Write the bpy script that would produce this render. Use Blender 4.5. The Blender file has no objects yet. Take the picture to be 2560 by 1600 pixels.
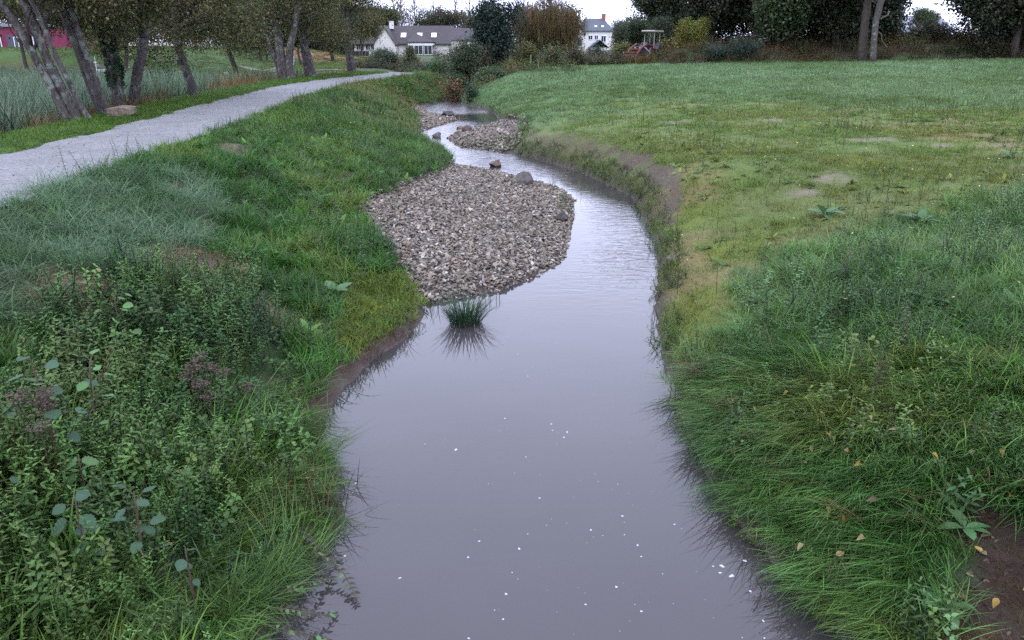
import bpy, bmesh, math, random
import numpy as np
from mathutils import Vector, Matrix, Euler

random.seed(11)
rng = np.random.default_rng(11)
SC = bpy.context.scene
COL = SC.collection
R = math.radians
PI = math.pi

# ---------------------------------------------------------------- camera, sky, sun, exposure
EYE = 3.3                                   # eye above the water, standing on a footbridge
FPX = 1934.0                                # focal length in pixels of the 2560 px wide photograph
PITCH = math.atan((800 - 105) / FPX)
cam_d = bpy.data.cameras.new('camera')
cam_d.sensor_width = 36.0
cam_d.lens = FPX / 2560 * 36.0
cam_d.clip_start = 0.05
cam_d.clip_end = 3000
cam = bpy.data.objects.new('camera', cam_d)
cam.location = (0, 0, EYE)
cam.rotation_euler = (PI / 2 - PITCH, 0, 0)
COL.objects.link(cam)
SC.camera = cam

SUN_EL, SUN_AZ = R(48), R(-115)
world = bpy.data.worlds.new('World')
SC.world = world
world.use_nodes = True
wn = world.node_tree
for n in list(wn.nodes):
    wn.nodes.remove(n)
w_out = wn.nodes.new('ShaderNodeOutputWorld')
w_bg = wn.nodes.new('ShaderNodeBackground')
w_bg.inputs['Strength'].default_value = 0.1
w_sky = wn.nodes.new('ShaderNodeTexSky')
w_sky.sky_type = 'NISHITA'
w_sky.sun_disc = False
w_sky.sun_elevation = SUN_EL
w_sky.sun_rotation = SUN_AZ
w_sky.air_density = 1.0
w_sky.dust_density = 3.0
w_mix = wn.nodes.new('ShaderNodeMix')       # an even sheet of stratus in front of the clear sky
w_mix.data_type = 'RGBA'
w_mix.inputs['Factor'].default_value = 0.88
w_mix.inputs['B'].default_value = (11.1, 11.9, 16.2, 1)
w_hsv = wn.nodes.new('ShaderNodeHueSaturation')
w_hsv.inputs['Saturation'].default_value = 0.45
wn.links.new(w_sky.outputs['Color'], w_hsv.inputs['Color'])
wn.links.new(w_hsv.outputs['Color'], w_mix.inputs['A'])
wn.links.new(w_mix.outputs['Result'], w_bg.inputs['Color'])
wn.links.new(w_bg.outputs['Background'], w_out.inputs['Surface'])

sun_d = bpy.data.lights.new('sun', 'SUN')
sun_d.energy = 0.6
sun_d.angle = R(35)
sun_d.color = (1.0, 0.97, 0.95)
sun = bpy.data.objects.new('sun', sun_d)
sun.rotation_euler = (PI / 2 - SUN_EL, 0, SUN_AZ + PI / 2 + R(25))
COL.objects.link(sun)

SC.view_settings.view_transform = 'Standard'
SC.view_settings.look = 'None'
SC.view_settings.gamma = 1.0
SC.view_settings.exposure = 1.14
SC.view_settings.use_curve_mapping = False
SC.render.engine = 'CYCLES'
SC.cycles.max_bounces = 5
SC.cycles.diffuse_bounces = 3
SC.cycles.glossy_bounces = 3
SC.cycles.transmission_bounces = 3
SC.cycles.use_denoising = False
SC.cycles.adaptive_threshold = 0.02
SC.cycles.sample_clamp_indirect = 6.0

# ---------------------------------------------------------------- small helpers
def ray(px, py):
    dx = (px - 1280) / FPX
    dy = (800 - py) / FPX
    return np.array([dx, dy * math.sin(PITCH) + math.cos(PITCH), dy * math.cos(PITCH) - math.sin(PITCH)])

def at(px, py, Y):
    """world point that lies at forward distance Y"""
    d = ray(px, py)
    t = Y / d[1]
    return Vector((d[0] * t, Y, EYE + d[2] * t))

def to_px(P):
    x, y, z = P[:, 0], P[:, 1], P[:, 2] - EYE
    f = y * math.cos(PITCH) - z * math.sin(PITCH)
    u = y * math.sin(PITCH) + z * math.cos(PITCH)
    f = np.where(f < 0.05, 0.05, f)
    return 1280 + FPX * x / f, 800 - FPX * u / f

def smooth(a, b, v):
    t = np.clip((v - a) / (b - a), 0, 1)
    return t * t * (3 - 2 * t)

def _hash(ix, iy, s):
    n = (ix.astype(np.int64) * 374761393 + iy.astype(np.int64) * 668265263 + s * 974634777) & 0x7fffffff
    n = ((n ^ (n >> 13)) * 1274126177) & 0x7fffffff
    return ((n ^ (n >> 16)) & 0xffff) / 65535.0

def vnoise(x, y, s=0):
    x = np.asarray(x, float); y = np.asarray(y, float)
    ix = np.floor(x); iy = np.floor(y)
    fx = x - ix; fy = y - iy
    fx = fx * fx * (3 - 2 * fx); fy = fy * fy * (3 - 2 * fy)
    ix = ix.astype(np.int64); iy = iy.astype(np.int64)
    a = _hash(ix, iy, s); b = _hash(ix + 1, iy, s)
    c = _hash(ix, iy + 1, s); d = _hash(ix + 1, iy + 1, s)
    return (a * (1 - fx) + b * fx) * (1 - fy) + (c * (1 - fx) + d * fx) * fy

def fbm(x, y, s=0, o=3):
    v = 0; a = 0.5; t = 0
    for k in range(o):
        v = v + a * vnoise(x * 2 ** k, y * 2 ** k, s + k * 17)
        t += a; a *= 0.5
    return v / t

def tag(o, label=None, cat=None, group=None, kind=None):
    if label: o['label'] = label
    if cat: o['category'] = cat
    if group: o['group'] = group
    if kind: o['kind'] = kind
    return o

def empty(name, loc=(0, 0, 0), rz=0.0, label=None, cat=None, group=None):
    o = bpy.data.objects.new(name, None)
    o.empty_display_size = 0.2
    o.location = loc
    o.rotation_euler = (0, 0, rz)
    COL.objects.link(o)
    return tag(o, label, cat, group)

class MB:
    def __init__(self):
        self.v = []; self.f = []; self.lv = []
    def add(self, vs, fs, lv=0.5):
        b = len(self.v)
        self.v.extend([tuple(p) for p in vs])
        self.f.extend([tuple(b + i for i in q) for q in fs])
        self.lv.extend([lv] * len(fs))
        return self
    def box(self, c, s, rot=None):
        vs = []
        for sx in (-.5, .5):
            for sy in (-.5, .5):
                for sz in (-.5, .5):
                    p = Vector((sx * s[0], sy * s[1], sz * s[2]))
                    if rot is not None:
                        p.rotate(Euler(rot))
                    vs.append((p.x + c[0], p.y + c[1], p.z + c[2]))
        return self.add(vs, [(0, 1, 3, 2), (4, 6, 7, 5), (0, 4, 5, 1), (2, 3, 7, 6), (0, 2, 6, 4), (1, 5, 7, 3)])
    def tube(self, pts, rad, n=6, cap=True, lv=0.5, wob=0.0):
        pts = [Vector(p) for p in pts]
        rings = []
        up = Vector((0.13, 0.97, 0.21))
        vs = []; fs = []
        for i, p in enumerate(pts):
            t = (pts[min(i + 1, len(pts) - 1)] - pts[max(i - 1, 0)])
            if t.length < 1e-9: t = Vector((0, 0, 1))
            t.normalize()
            a = t.cross(up)
            if a.length < 1e-3: a = t.cross(Vector((1, 0, 0)))
            a.normalize(); b = t.cross(a)
            for k in range(n):
                th = 2 * PI * k / n
                rr = rad[i] * (1 + (random.uniform(-wob, wob) if wob else 0))
                vs.append(p + (a * math.cos(th) + b * math.sin(th)) * rr)
        for i in range(len(pts) - 1):
            for k in range(n):
                k2 = (k + 1) % n
                fs.append((i * n + k, i * n + k2, (i + 1) * n + k2, (i + 1) * n + k))
        if cap:
            fs.append(tuple(range(n - 1, -1, -1)))
            fs.append(tuple((len(pts) - 1) * n + k for k in range(n)))
        return self.add(vs, fs, lv)
    def mesh(self, name, mat, smooth_=False):
        me = bpy.data.meshes.new(name)
        me.from_pydata(self.v, [], self.f)
        at_ = me.attributes.new('lv', 'FLOAT', 'FACE')
        at_.data.foreach_set('value', np.array(self.lv, dtype=np.float32))
        me.materials.append(mat)
        if smooth_:
            me.polygons.foreach_set('use_smooth', [True] * len(me.polygons))
        me.update()
        return me
    def build(self, name, mat, parent=None, smooth_=False, loc=None):
        o = bpy.data.objects.new(name, self.mesh(name, mat, smooth_))
        COL.objects.link(o)
        if parent is not None: o.parent = parent
        if loc is not None: o.location = loc
        return o

def inst(name, me, parent=None, loc=(0, 0, 0), rot=(0, 0, 0), scl=(1, 1, 1)):
    o = bpy.data.objects.new(name, me)
    COL.objects.link(o)
    o.parent = parent
    o.location = loc; o.rotation_euler = rot
    o.scale = scl if hasattr(scl, '__len__') else (scl, scl, scl)
    return o

# ---------------------------------------------------------------- materials
def nt(name):
    m = bpy.data.materials.new(name)
    m.use_nodes = True
    n = m.node_tree
    for x in list(n.nodes): n.nodes.remove(x)
    out = n.nodes.new('ShaderNodeOutputMaterial')
    return m, n, out

def N(n, t, **kw):
    x = n.nodes.new(t)
    for k, v in kw.items():
        if k in ('inp',):
            for kk, vv in v.items(): x.inputs[kk].default_value = vv
        else: setattr(x, k, v)
    return x

def solid(name, c, rough=0.7, var=0.25, scale=6.0, bump=0.0, spec=0.3, metal=0.0, c2=None, rnd=0.0, bscale=None):
    """diffuse surface with noise variation in colour and fine relief"""
    m, n, out = nt(name)
    tc = N(n, 'ShaderNodeTexCoord')
    no = N(n, 'ShaderNodeTexNoise', inp={'Scale': scale, 'Detail': 6.0, 'Roughness': 0.65})
    n.links.new(tc.outputs['Object'], no.inputs['Vector'])
    rp = N(n, 'ShaderNodeValToRGB')
    a = [max(0, q * (1 - var)) for q in c]
    b = list(c2) if c2 else [min(1, q * (1 + var)) for q in c]
    rp.color_ramp.elements[0].position = 0.3; rp.color_ramp.elements[1].position = 0.7
    rp.color_ramp.elements[0].color = (*a, 1); rp.color_ramp.elements[1].color = (*b, 1)
    n.links.new(no.outputs['Fac'], rp.inputs['Fac'])
    p = N(n, 'ShaderNodeBsdfPrincipled', inp={'Roughness': rough, 'Specular IOR Level': spec, 'Metallic': metal})
    src = rp.outputs['Color']
    if rnd:
        oi = N(n, 'ShaderNodeObjectInfo')
        mr = N(n, 'ShaderNodeMapRange', inp={'To Min': 1 - rnd, 'To Max': 1 + rnd})
        n.links.new(oi.outputs['Random'], mr.inputs['Value'])
        vm = N(n, 'ShaderNodeVectorMath', operation='SCALE')
        n.links.new(src, vm.inputs[0]); n.links.new(mr.outputs[0], vm.inputs['Scale'])
        src = vm.outputs[0]
    n.links.new(src, p.inputs['Base Color'])
    if bump:
        nb = N(n, 'ShaderNodeTexNoise', inp={'Scale': bscale or scale * 4, 'Detail': 8.0, 'Roughness': 0.7})
        n.links.new(tc.outputs['Object'], nb.inputs['Vector'])
        bp = N(n, 'ShaderNodeBump', inp={'Strength': bump, 'Distance': 0.02})
        n.links.new(nb.outputs['Fac'], bp.inputs['Height'])
        n.links.new(bp.outputs['Normal'], p.inputs['Normal'])
    n.links.new(p.outputs[0], out.inputs[0])
    return m

def foliage_mat(name, rough=0.5, spec=0.45, trans=0.25, fixed=None):
    """leaf tissue: colour from the plant (instance attribute), varied per plant and per leaf"""
    m, n, out = nt(name)
    if fixed is None:
        ta = N(n, 'ShaderNodeAttribute', attribute_type='INSTANCER', attribute_name='tint')
        src = ta.outputs['Color']
    else:
        rg = N(n, 'ShaderNodeRGB'); rg.outputs[0].default_value = (*fixed, 1)
        src = rg.outputs[0]
    lv = N(n, 'ShaderNodeAttribute', attribute_name='lv')
    oi = N(n, 'ShaderNodeObjectInfo')
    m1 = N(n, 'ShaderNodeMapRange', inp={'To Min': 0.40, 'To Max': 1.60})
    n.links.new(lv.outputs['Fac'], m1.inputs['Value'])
    m2 = N(n, 'ShaderNodeMapRange', inp={'To Min': 0.8, 'To Max': 1.2})
    n.links.new(oi.outputs['Random'], m2.inputs['Value'])
    mu = N(n, 'ShaderNodeMath', operation='MULTIPLY')
    n.links.new(m1.outputs[0], mu.inputs[0]); n.links.new(m2.outputs[0], mu.inputs[1])
    sc = N(n, 'ShaderNodeVectorMath', operation='SCALE')
    n.links.new(src, sc.inputs[0]); n.links.new(mu.outputs[0], sc.inputs['Scale'])
    hs = N(n, 'ShaderNodeHueSaturation', inp={'Saturation': 1.0})
    m3 = N(n, 'ShaderNodeMapRange', inp={'To Min': 0.485, 'To Max': 0.515})
    n.links.new(oi.outputs['Random'], m3.inputs['Value'])
    n.links.new(m3.outputs[0], hs.inputs['Hue'])
    n.links.new(sc.outputs[0], hs.inputs['Color'])
    p = N(n, 'ShaderNodeBsdfPrincipled', inp={'Roughness': rough, 'Specular IOR Level': spec})
    n.links.new(hs.outputs[0], p.inputs['Base Color'])
    tr = N(n, 'ShaderNodeBsdfTranslucent')
    n.links.new(hs.outputs[0], tr.inputs['Color'])
    mx = N(n, 'ShaderNodeMixShader', inp={'Fac': trans})
    n.links.new(p.outputs[0], mx.inputs[1]); n.links.new(tr.outputs[0], mx.inputs[2])
    n.links.new(mx.outputs[0], out.inputs[0])
    return m

def ramp_mat(name, stops, rough=0.75, scale=30, bump=0.4, spec=0.3, var=0.25):
    """one of several real colours per piece"""
    m, n, out = nt(name)
    oi = N(n, 'ShaderNodeObjectInfo')
    rp = N(n, 'ShaderNodeValToRGB'); rp.color_ramp.interpolation = 'LINEAR'
    el = rp.color_ramp.elements
    while len(el) < len(stops): el.new(0.5)
    for i, (q, c) in enumerate(stops):
        el[i].position = q; el[i].color = (*c, 1)
    n.links.new(oi.outputs['Random'], rp.inputs['Fac'])
    tc = N(n, 'ShaderNodeTexCoord')
    no = N(n, 'ShaderNodeTexNoise', inp={'Scale': scale, 'Detail': 4.0})
    n.links.new(tc.outputs['Object'], no.inputs['Vector'])
    mr = N(n, 'ShaderNodeMapRange', inp={'To Min': 1 - var * 1.6, 'To Max': 1 + var * 1.6})
    n.links.new(no.outputs['Fac'], mr.inputs['Value'])
    sc = N(n, 'ShaderNodeVectorMath', operation='SCALE')
    n.links.new(rp.outputs[0], sc.inputs[0]); n.links.new(mr.outputs[0], sc.inputs['Scale'])
    p = N(n, 'ShaderNodeBsdfPrincipled', inp={'Roughness': rough, 'Specular IOR Level': spec})
    n.links.new(sc.outputs[0], p.inputs['Base Color'])
    bp = N(n, 'ShaderNodeBump', inp={'Strength': bump, 'Distance': 0.01})
    n.links.new(no.outputs['Fac'], bp.inputs['Height'])
    n.links.new(bp.outputs['Normal'], p.inputs['Normal'])
    n.links.new(p.outputs[0], out.inputs[0])
    return m

def ground_mat():
    m, n, out = nt('ground')
    ca = N(n, 'ShaderNodeAttribute', attribute_name='gcol')
    tc = N(n, 'ShaderNodeTexCoord')
    n1 = N(n, 'ShaderNodeTexNoise', inp={'Scale': 9.0, 'Detail': 8.0, 'Roughness': 0.7})
    n2 = N(n, 'ShaderNodeTexNoise', inp={'Scale': 55.0, 'Detail': 5.0, 'Roughness': 0.75})
    for q in (n1, n2): n.links.new(tc.outputs['Object'], q.inputs['Vector'])
    ad = N(n, 'ShaderNodeMath', operation='ADD')
    n.links.new(n1.outputs['Fac'], ad.inputs[0]); n.links.new(n2.outputs['Fac'], ad.inputs[1])
    mr = N(n, 'ShaderNodeMapRange', inp={'From Min': 0.6, 'From Max': 1.4, 'To Min': 0.55, 'To Max': 1.45})
    n.links.new(ad.outputs[0], mr.inputs['Value'])
    sc = N(n, 'ShaderNodeVectorMath', operation='SCALE')
    n.links.new(ca.outputs['Color'], sc.inputs[0]); n.links.new(mr.outputs[0], sc.inputs['Scale'])
    p = N(n, 'ShaderNodeBsdfPrincipled', inp={'Roughness': 0.85, 'Specular IOR Level': 0.2})
    n.links.new(sc.outputs[0], p.inputs['Base Color'])
    bp = N(n, 'ShaderNodeBump', inp={'Strength': 0.8, 'Distance': 0.03})
    n.links.new(ad.outputs[0], bp.inputs['Height'])
    n.links.new(bp.outputs['Normal'], p.inputs['Normal'])
    n.links.new(p.outputs[0], out.inputs[0])
    return m

def water_mat():
    m, n, out = nt('stream_water')
    tc = N(n, 'ShaderNodeTexCoord')
    ra = N(n, 'ShaderNodeAttribute', attribute_name='ripple')
    mp = N(n, 'ShaderNodeMapping'); mp.inputs['Scale'].default_value = (1.0, 2.6, 1.0)
    n.links.new(tc.outputs['Object'], mp.inputs['Vector'])
    n1 = N(n, 'ShaderNodeTexNoise', inp={'Scale': 3.4, 'Detail': 3.0, 'Roughness': 0.55, 'Distortion': 0.6})
    n2 = N(n, 'ShaderNodeTexNoise', inp={'Scale': 0.7, 'Detail': 2.0})
    n.links.new(mp.outputs[0], n1.inputs['Vector']); n.links.new(tc.outputs['Object'], n2.inputs['Vector'])
    mu = N(n, 'ShaderNodeMath', operation='MULTIPLY')
    n.links.new(n1.outputs['Fac'], mu.inputs[0]); n.links.new(ra.outputs['Fac'], mu.inputs[1])
    m2 = N(n, 'ShaderNodeMath', operation='MULTIPLY', inp={1: 0.06})
    n.links.new(n2.outputs['Fac'], m2.inputs[0])
    ad = N(n, 'ShaderNodeMath', operation='ADD')
    n.links.new(mu.outputs[0], ad.inputs[0]); n.links.new(m2.outputs[0], ad.inputs[1])
    bp = N(n, 'ShaderNodeBump', inp={'Strength': 1.0, 'Distance': 0.10})
    n.links.new(ad.outputs[0], bp.inputs['Height'])
    n3 = N(n, 'ShaderNodeTexNoise', inp={'Scale': 0.45, 'Detail': 3.0})
    n.links.new(tc.outputs['Object'], n3.inputs['Vector'])
    rp = N(n, 'ShaderNodeValToRGB')
    rp.color_ramp.elements[0].position = 0.3; rp.color_ramp.elements[1].position = 0.7
    rp.color_ramp.elements[0].color = (0.035, 0.032, 0.032, 1); rp.color_ramp.elements[1].color = (0.043, 0.039, 0.039, 1)
    n.links.new(n3.outputs['Fac'], rp.inputs['Fac'])
    p = N(n, 'ShaderNodeBsdfPrincipled', inp={'Roughness': 0.03, 'IOR': 1.333, 'Specular IOR Level': 0.95})
    n.links.new(rp.outputs[0], p.inputs['Base Color'])
    n.links.new(bp.outputs['Normal'], p.inputs['Normal'])
    n.links.new(p.outputs[0], out.inputs[0])
    return m

def path_mat(name='path_gravel', c=(0.185, 0.187, 0.186)):
    m, n, out = nt(name)
    tc = N(n, 'ShaderNodeTexCoord')
    vo = N(n, 'ShaderNodeTexVoronoi', inp={'Scale': 48.0})
    n1 = N(n, 'ShaderNodeTexNoise', inp={'Scale': 1.2, 'Detail': 6.0, 'Roughness': 0.65})
    n2 = N(n, 'ShaderNodeTexNoise', inp={'Scale': 26.0, 'Detail': 5.0, 'Roughness': 0.8})
    for q in (vo, n1, n2): n.links.new(tc.outputs['Object'], q.inputs['Vector'])
    sep = N(n, 'ShaderNodeSeparateColor'); n.links.new(vo.outputs['Color'], sep.inputs[0])
    a1 = N(n, 'ShaderNodeMapRange', inp={'To Min': 0.72, 'To Max': 1.28}); n.links.new(sep.outputs[0], a1.inputs['Value'])
    a2 = N(n, 'ShaderNodeMapRange', inp={'From Min': 0.3, 'From Max': 0.7, 'To Min': 0.82, 'To Max': 1.12}); n.links.new(n1.outputs['Fac'], a2.inputs['Value'])
    a3 = N(n, 'ShaderNodeMapRange', inp={'From Min': 0.3, 'From Max': 0.7, 'To Min': 0.65, 'To Max': 1.3}); n.links.new(n2.outputs['Fac'], a3.inputs['Value'])
    u = N(n, 'ShaderNodeMath', operation='MULTIPLY'); n.links.new(a1.outputs[0], u.inputs[0]); n.links.new(a2.outputs[0], u.inputs[1])
    u2 = N(n, 'ShaderNodeMath', operation='MULTIPLY'); n.links.new(u.outputs[0], u2.inputs[0]); n.links.new(a3.outputs[0], u2.inputs[1])
    sc = N(n, 'ShaderNodeVectorMath', operation='SCALE'); sc.inputs[0].default_value = c
    n.links.new(u2.outputs[0], sc.inputs['Scale'])
    p = N(n, 'ShaderNodeBsdfPrincipled', inp={'Roughness': 0.9, 'Specular IOR Level': 0.15})
    n.links.new(sc.outputs[0], p.inputs['Base Color'])
    bp = N(n, 'ShaderNodeBump', inp={'Strength': 0.7, 'Distance': 0.015})
    n.links.new(vo.outputs['Distance'], bp.inputs['Height'])
    n.links.new(bp.outputs['Normal'], p.inputs['Normal'])
    n.links.new(p.outputs[0], out.inputs[0])
    return m

def bark_mat(name, c, c2, lichen=(0.20, 0.22, 0.18), lich=0.58):
    m, n, out = nt(name)
    tc = N(n, 'ShaderNodeTexCoord')
    mp = N(n, 'ShaderNodeMapping'); mp.inputs['Scale'].default_value = (1, 1, 0.22)
    n.links.new(tc.outputs['Object'], mp.inputs['Vector'])
    n1 = N(n, 'ShaderNodeTexNoise', inp={'Scale': 22.0, 'Detail': 7.0, 'Roughness': 0.7})
    n2 = N(n, 'ShaderNodeTexNoise', inp={'Scale': 3.2, 'Detail': 5.0, 'Roughness': 0.7})
    n.links.new(mp.outputs[0], n1.inputs['Vector']); n.links.new(tc.outputs['Object'], n2.inputs['Vector'])
    r1 = N(n, 'ShaderNodeValToRGB')
    r1.color_ramp.elements[0].position = .35; r1.color_ramp.elements[1].position = .68
    r1.color_ramp.elements[0].color = (*c, 1); r1.color_ramp.elements[1].color = (*c2, 1)
    n.links.new(n1.outputs['Fac'], r1.inputs['Fac'])
    r2 = N(n, 'ShaderNodeValToRGB')
    r2.color_ramp.elements[0].position = lich - .04; r2.color_ramp.elements[1].position = lich + .06
    n.links.new(n2.outputs['Fac'], r2.inputs['Fac'])
    mx = N(n, 'ShaderNodeMix', data_type='RGBA')
    mx.inputs['B'].default_value = (*lichen, 1)
    n.links.new(r1.outputs[0], mx.inputs['A']); n.links.new(r2.outputs[0], mx.inputs['Factor'])
    p = N(n, 'ShaderNodeBsdfPrincipled', inp={'Roughness': 0.9, 'Specular IOR Level': 0.15})
    n.links.new(mx.outputs['Result'], p.inputs['Base Color'])
    bp = N(n, 'ShaderNodeBump', inp={'Strength': 0.9, 'Distance': 0.04})
    n.links.new(n1.outputs['Fac'], bp.inputs['Height'])
    n.links.new(bp.outputs['Normal'], p.inputs['Normal'])
    n.links.new(p.outputs[0], out.inputs[0])
    return m

def glass_mat(name, c=(0.03, 0.035, 0.045)):
    m, n, out = nt(name)
    p = N(n, 'ShaderNodeBsdfPrincipled', inp={'Roughness': 0.08, 'Specular IOR Level': 0.5})
    p.inputs['Base Color'].default_value = (*c, 1)
    n.links.new(p.outputs[0], out.inputs[0])
    return m

def tile_mat(name, c, c2, rows=7.0):
    m, n, out = nt(name)
    tc = N(n, 'ShaderNodeTexCoord')
    no = N(n, 'ShaderNodeTexNoise', inp={'Scale': 2.5, 'Detail': 8.0, 'Roughness': 0.75})
    n.links.new(tc.outputs['Object'], no.inputs['Vector'])
    rp = N(n, 'ShaderNodeValToRGB')
    rp.color_ramp.elements[0].position = .32; rp.color_ramp.elements[1].position = .68
    rp.color_ramp.elements[0].color = (*c, 1); rp.color_ramp.elements[1].color = (*c2, 1)
    n.links.new(no.outputs['Fac'], rp.inputs['Fac'])
    wv = N(n, 'ShaderNodeTexWave', wave_type='BANDS', bands_direction='Z', inp={'Scale': rows, 'Distortion': 0.3})
    n.links.new(tc.outputs['Object'], wv.inputs['Vector'])
    p = N(n, 'ShaderNodeBsdfPrincipled', inp={'Roughness': 0.65, 'Specular IOR Level': 0.35})
    n.links.new(rp.outputs[0], p.inputs['Base Color'])
    bp = N(n, 'ShaderNodeBump', inp={'Strength': 0.5, 'Distance': 0.03})
    n.links.new(wv.outputs['Fac'], bp.inputs['Height'])
    n.links.new(bp.outputs['Normal'], p.inputs['Normal'])
    n.links.new(p.outputs[0], out.inputs[0])
    return m

M = {}
M['ground'] = ground_mat()
M['water'] = water_mat()
M['path'] = path_mat()
M['leaf'] = foliage_mat('leaf', rough=.55, spec=.3, trans=.38)
M['grass'] = foliage_mat('grass_blade', rough=0.5, spec=0.35, trans=0.42)
M['dry'] = foliage_mat('dry_grass', rough=0.8, spec=0.15, trans=0.2)
M['stone'] = ramp_mat('river_stone', [(0, (.026, .023, .021)), (.18, (.082, .068, .056)), (.34, (.175, .146, .110)), (.48, (.090, .083, .074)), (.66, (.245, .203, .150)), (.80, (.110, .075, .055)), (.92, (.255, .225, .185)), (1, (.36, .34, .31))], scale=9, var=.4)
M['riprap'] = ramp_mat('riprap_stone', [(0, (.07, .065, .06)), (.4, (.20, .18, .165)), (.75, (.13, .13, .135)), (1, (.34, .33, .32))], scale=3, var=.3)
M['boulder'] = solid('boulder_stone', (.080, .072, .066), .8, .5, 5, .8, .25, rnd=.3)
M['brownrock'] = solid('brown_boulder', (.095, .065, .055), .7, .5, 6, .8, .3)
M['sandstone'] = solid('sandstone', (.15, .112, .082), .9, .45, 5, 1.0, .15, c2=(.235, .19, .15))
M['foam'] = solid('foam', (.40, .41, .43), .6, .1, 40, .2, .3)
M['bark'] = bark_mat('alder_bark', (.026, .023, .022), (.110, .098, .092), (.15, .17, .145), lich=.56)
M['bark_dark'] = bark_mat('dark_bark', (.025, .021, .018), (.085, .07, .06), lich=.68)
M['bark_pale'] = bark_mat('pale_bark', (.045, .040, .036), (.105, .095, .088), lich=.6)
M['twig'] = solid('bare_twig', (.12, .10, .095), .9, .3, 3)
M['twig_dark'] = solid('dark_twig', (.05, .038, .032), .9, .3, 3)
M['mud'] = solid('mud', (.10, .065, .05), .7, .4, 8, .8, .35)

# ---------------------------------------------------------------- the lie of the land
def tab(*p):
    a = np.array(p, float)
    return lambda y: np.interp(y, a[:, 0], a[:, 1])

WL = tab((-15, -1.6), (3, -1.5), (3.77, -1.4), (4.84, -1.26), (5.4, -1.38), (5.98, -1.67), (6.36, -1.8), (7.05, -1.72),
         (7.99, -1.52), (8.49, -1.27), (9.33, -1.13), (9.8, -1.2), (10.0, -.82), (10.44, -.17), (11.13, .3), (12.04, .77),
         (13.37, .92), (15.38, 1.17), (17.06, 1.33), (18.29, 1.14), (19.4, .5), (21, -.43), (22.06, -1.58), (25, -2.17),
         (28.23, -3.44), (30.15, -3.81), (31, -3.6), (32.65, -3.29), (35.77, -2.52), (37, -2.9), (38.5, -3.7), (40, -4.4), (43.85, -4.82),
         (46.86, -4.21), (52, -3.6), (60, -4.5), (75, -8), (90, -10), (400, -12))
GL = tab((-15, -1.6), (3, -1.5), (3.77, -1.4), (4.84, -1.26), (5.4, -1.38), (5.98, -1.67), (6.36, -1.8), (7.05, -1.72),
         (7.99, -1.52), (8.49, -1.27), (9.33, -1.13), (9.8, -1.25), (11.84, -2.0), (13.54, -2.64), (14.95, -2.81), (16.67, -2.33),
         (18.79, -1.9), (21.5, -1.7), (22.06, -1.62), (25, -2.19), (28.23, -3.45), (30.15, -3.83), (31.5, -3.75), (36, -4.4),
         (40, -5.6), (43, -5.3), (46.86, -4.25), (52, -3.6), (60, -4.5), (75, -8), (90, -10), (400, -12))
WR = tab((-15, 2.3), (3, 2.1), (3.63, 1.97), (4.02, 1.82), (4.56, 1.73), (4.95, 1.64), (5.64, 1.6), (6.6, 1.63), (8.11, 1.72),
         (8.89, 1.81), (9.82, 1.93), (10.93, 2.18), (12.81, 2.49), (14.65, 2.62), (17.06, 2.75), (18.56, 2.5), (21, 1.83),
         (23.66, .6), (25.5, -.65), (26.53, -1.75), (28.84, -2.26), (30.84, -2.03), (32.65, -.99), (35.77, -.54), (38.85, -.78),
         (42.49, -1.7), (44.71, -2.68), (46.86, -2.9), (52, -2.2), (60, -3.0), (75, -6.5), (90, -8.5), (400, -10))
GR = tab((-15, 2.3), (3, 2.1), (3.63, 1.97), (4.02, 1.82), (4.56, 1.73), (4.95, 1.64), (5.64, 1.6), (6.6, 1.63), (8.11, 1.72),
         (8.89, 1.81), (9.82, 1.93), (10.93, 2.18), (12.81, 2.49), (14.65, 2.62), (17.06, 2.75), (18.56, 2.5), (21, 1.83),
         (23.66, .62), (24.7, .1), (26, .2), (29, .4), (33, .38), (34.5, -.15), (35.77, -.5), (38.85, -.76), (42.49, -1.68),
         (44.71, -2.66), (46.86, -2.88), (52, -2.2), (60, -3.0), (75, -6.5), (90, -8.5), (400, -10))
PR = tab((-15, -6.0), (9.07, -6.06), (10.4, -6.22), (13, -6.33), (16.9, -6.5), (24.6, -7.1), (30, -7.4), (36, -7.5), (40, -7.2), (43.25, -6.8),
         (46.5, -6.3), (49.2, -5.8), (52, -5.6), (56, -6.4), (70, -12), (400, -14))
PL = tab((-15, -8.75), (13.5, -8.83), (16.2, -8.88), (19, -9.1), (24.6, -9.6), (33.9, -10.25), (38, -10.2), (41.9, -9.9), (46.9, -8.8), (50, -8.2),
         (52, -8.0), (56, -9.0), (70, -14.5), (400, -16.5))

def lumps(x, y):
    return (fbm(x * .55, y * .55, 3, 3) - .5) * .34 + (fbm(x * 2.1, y * 2.1, 9, 2) - .5) * .11

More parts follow.
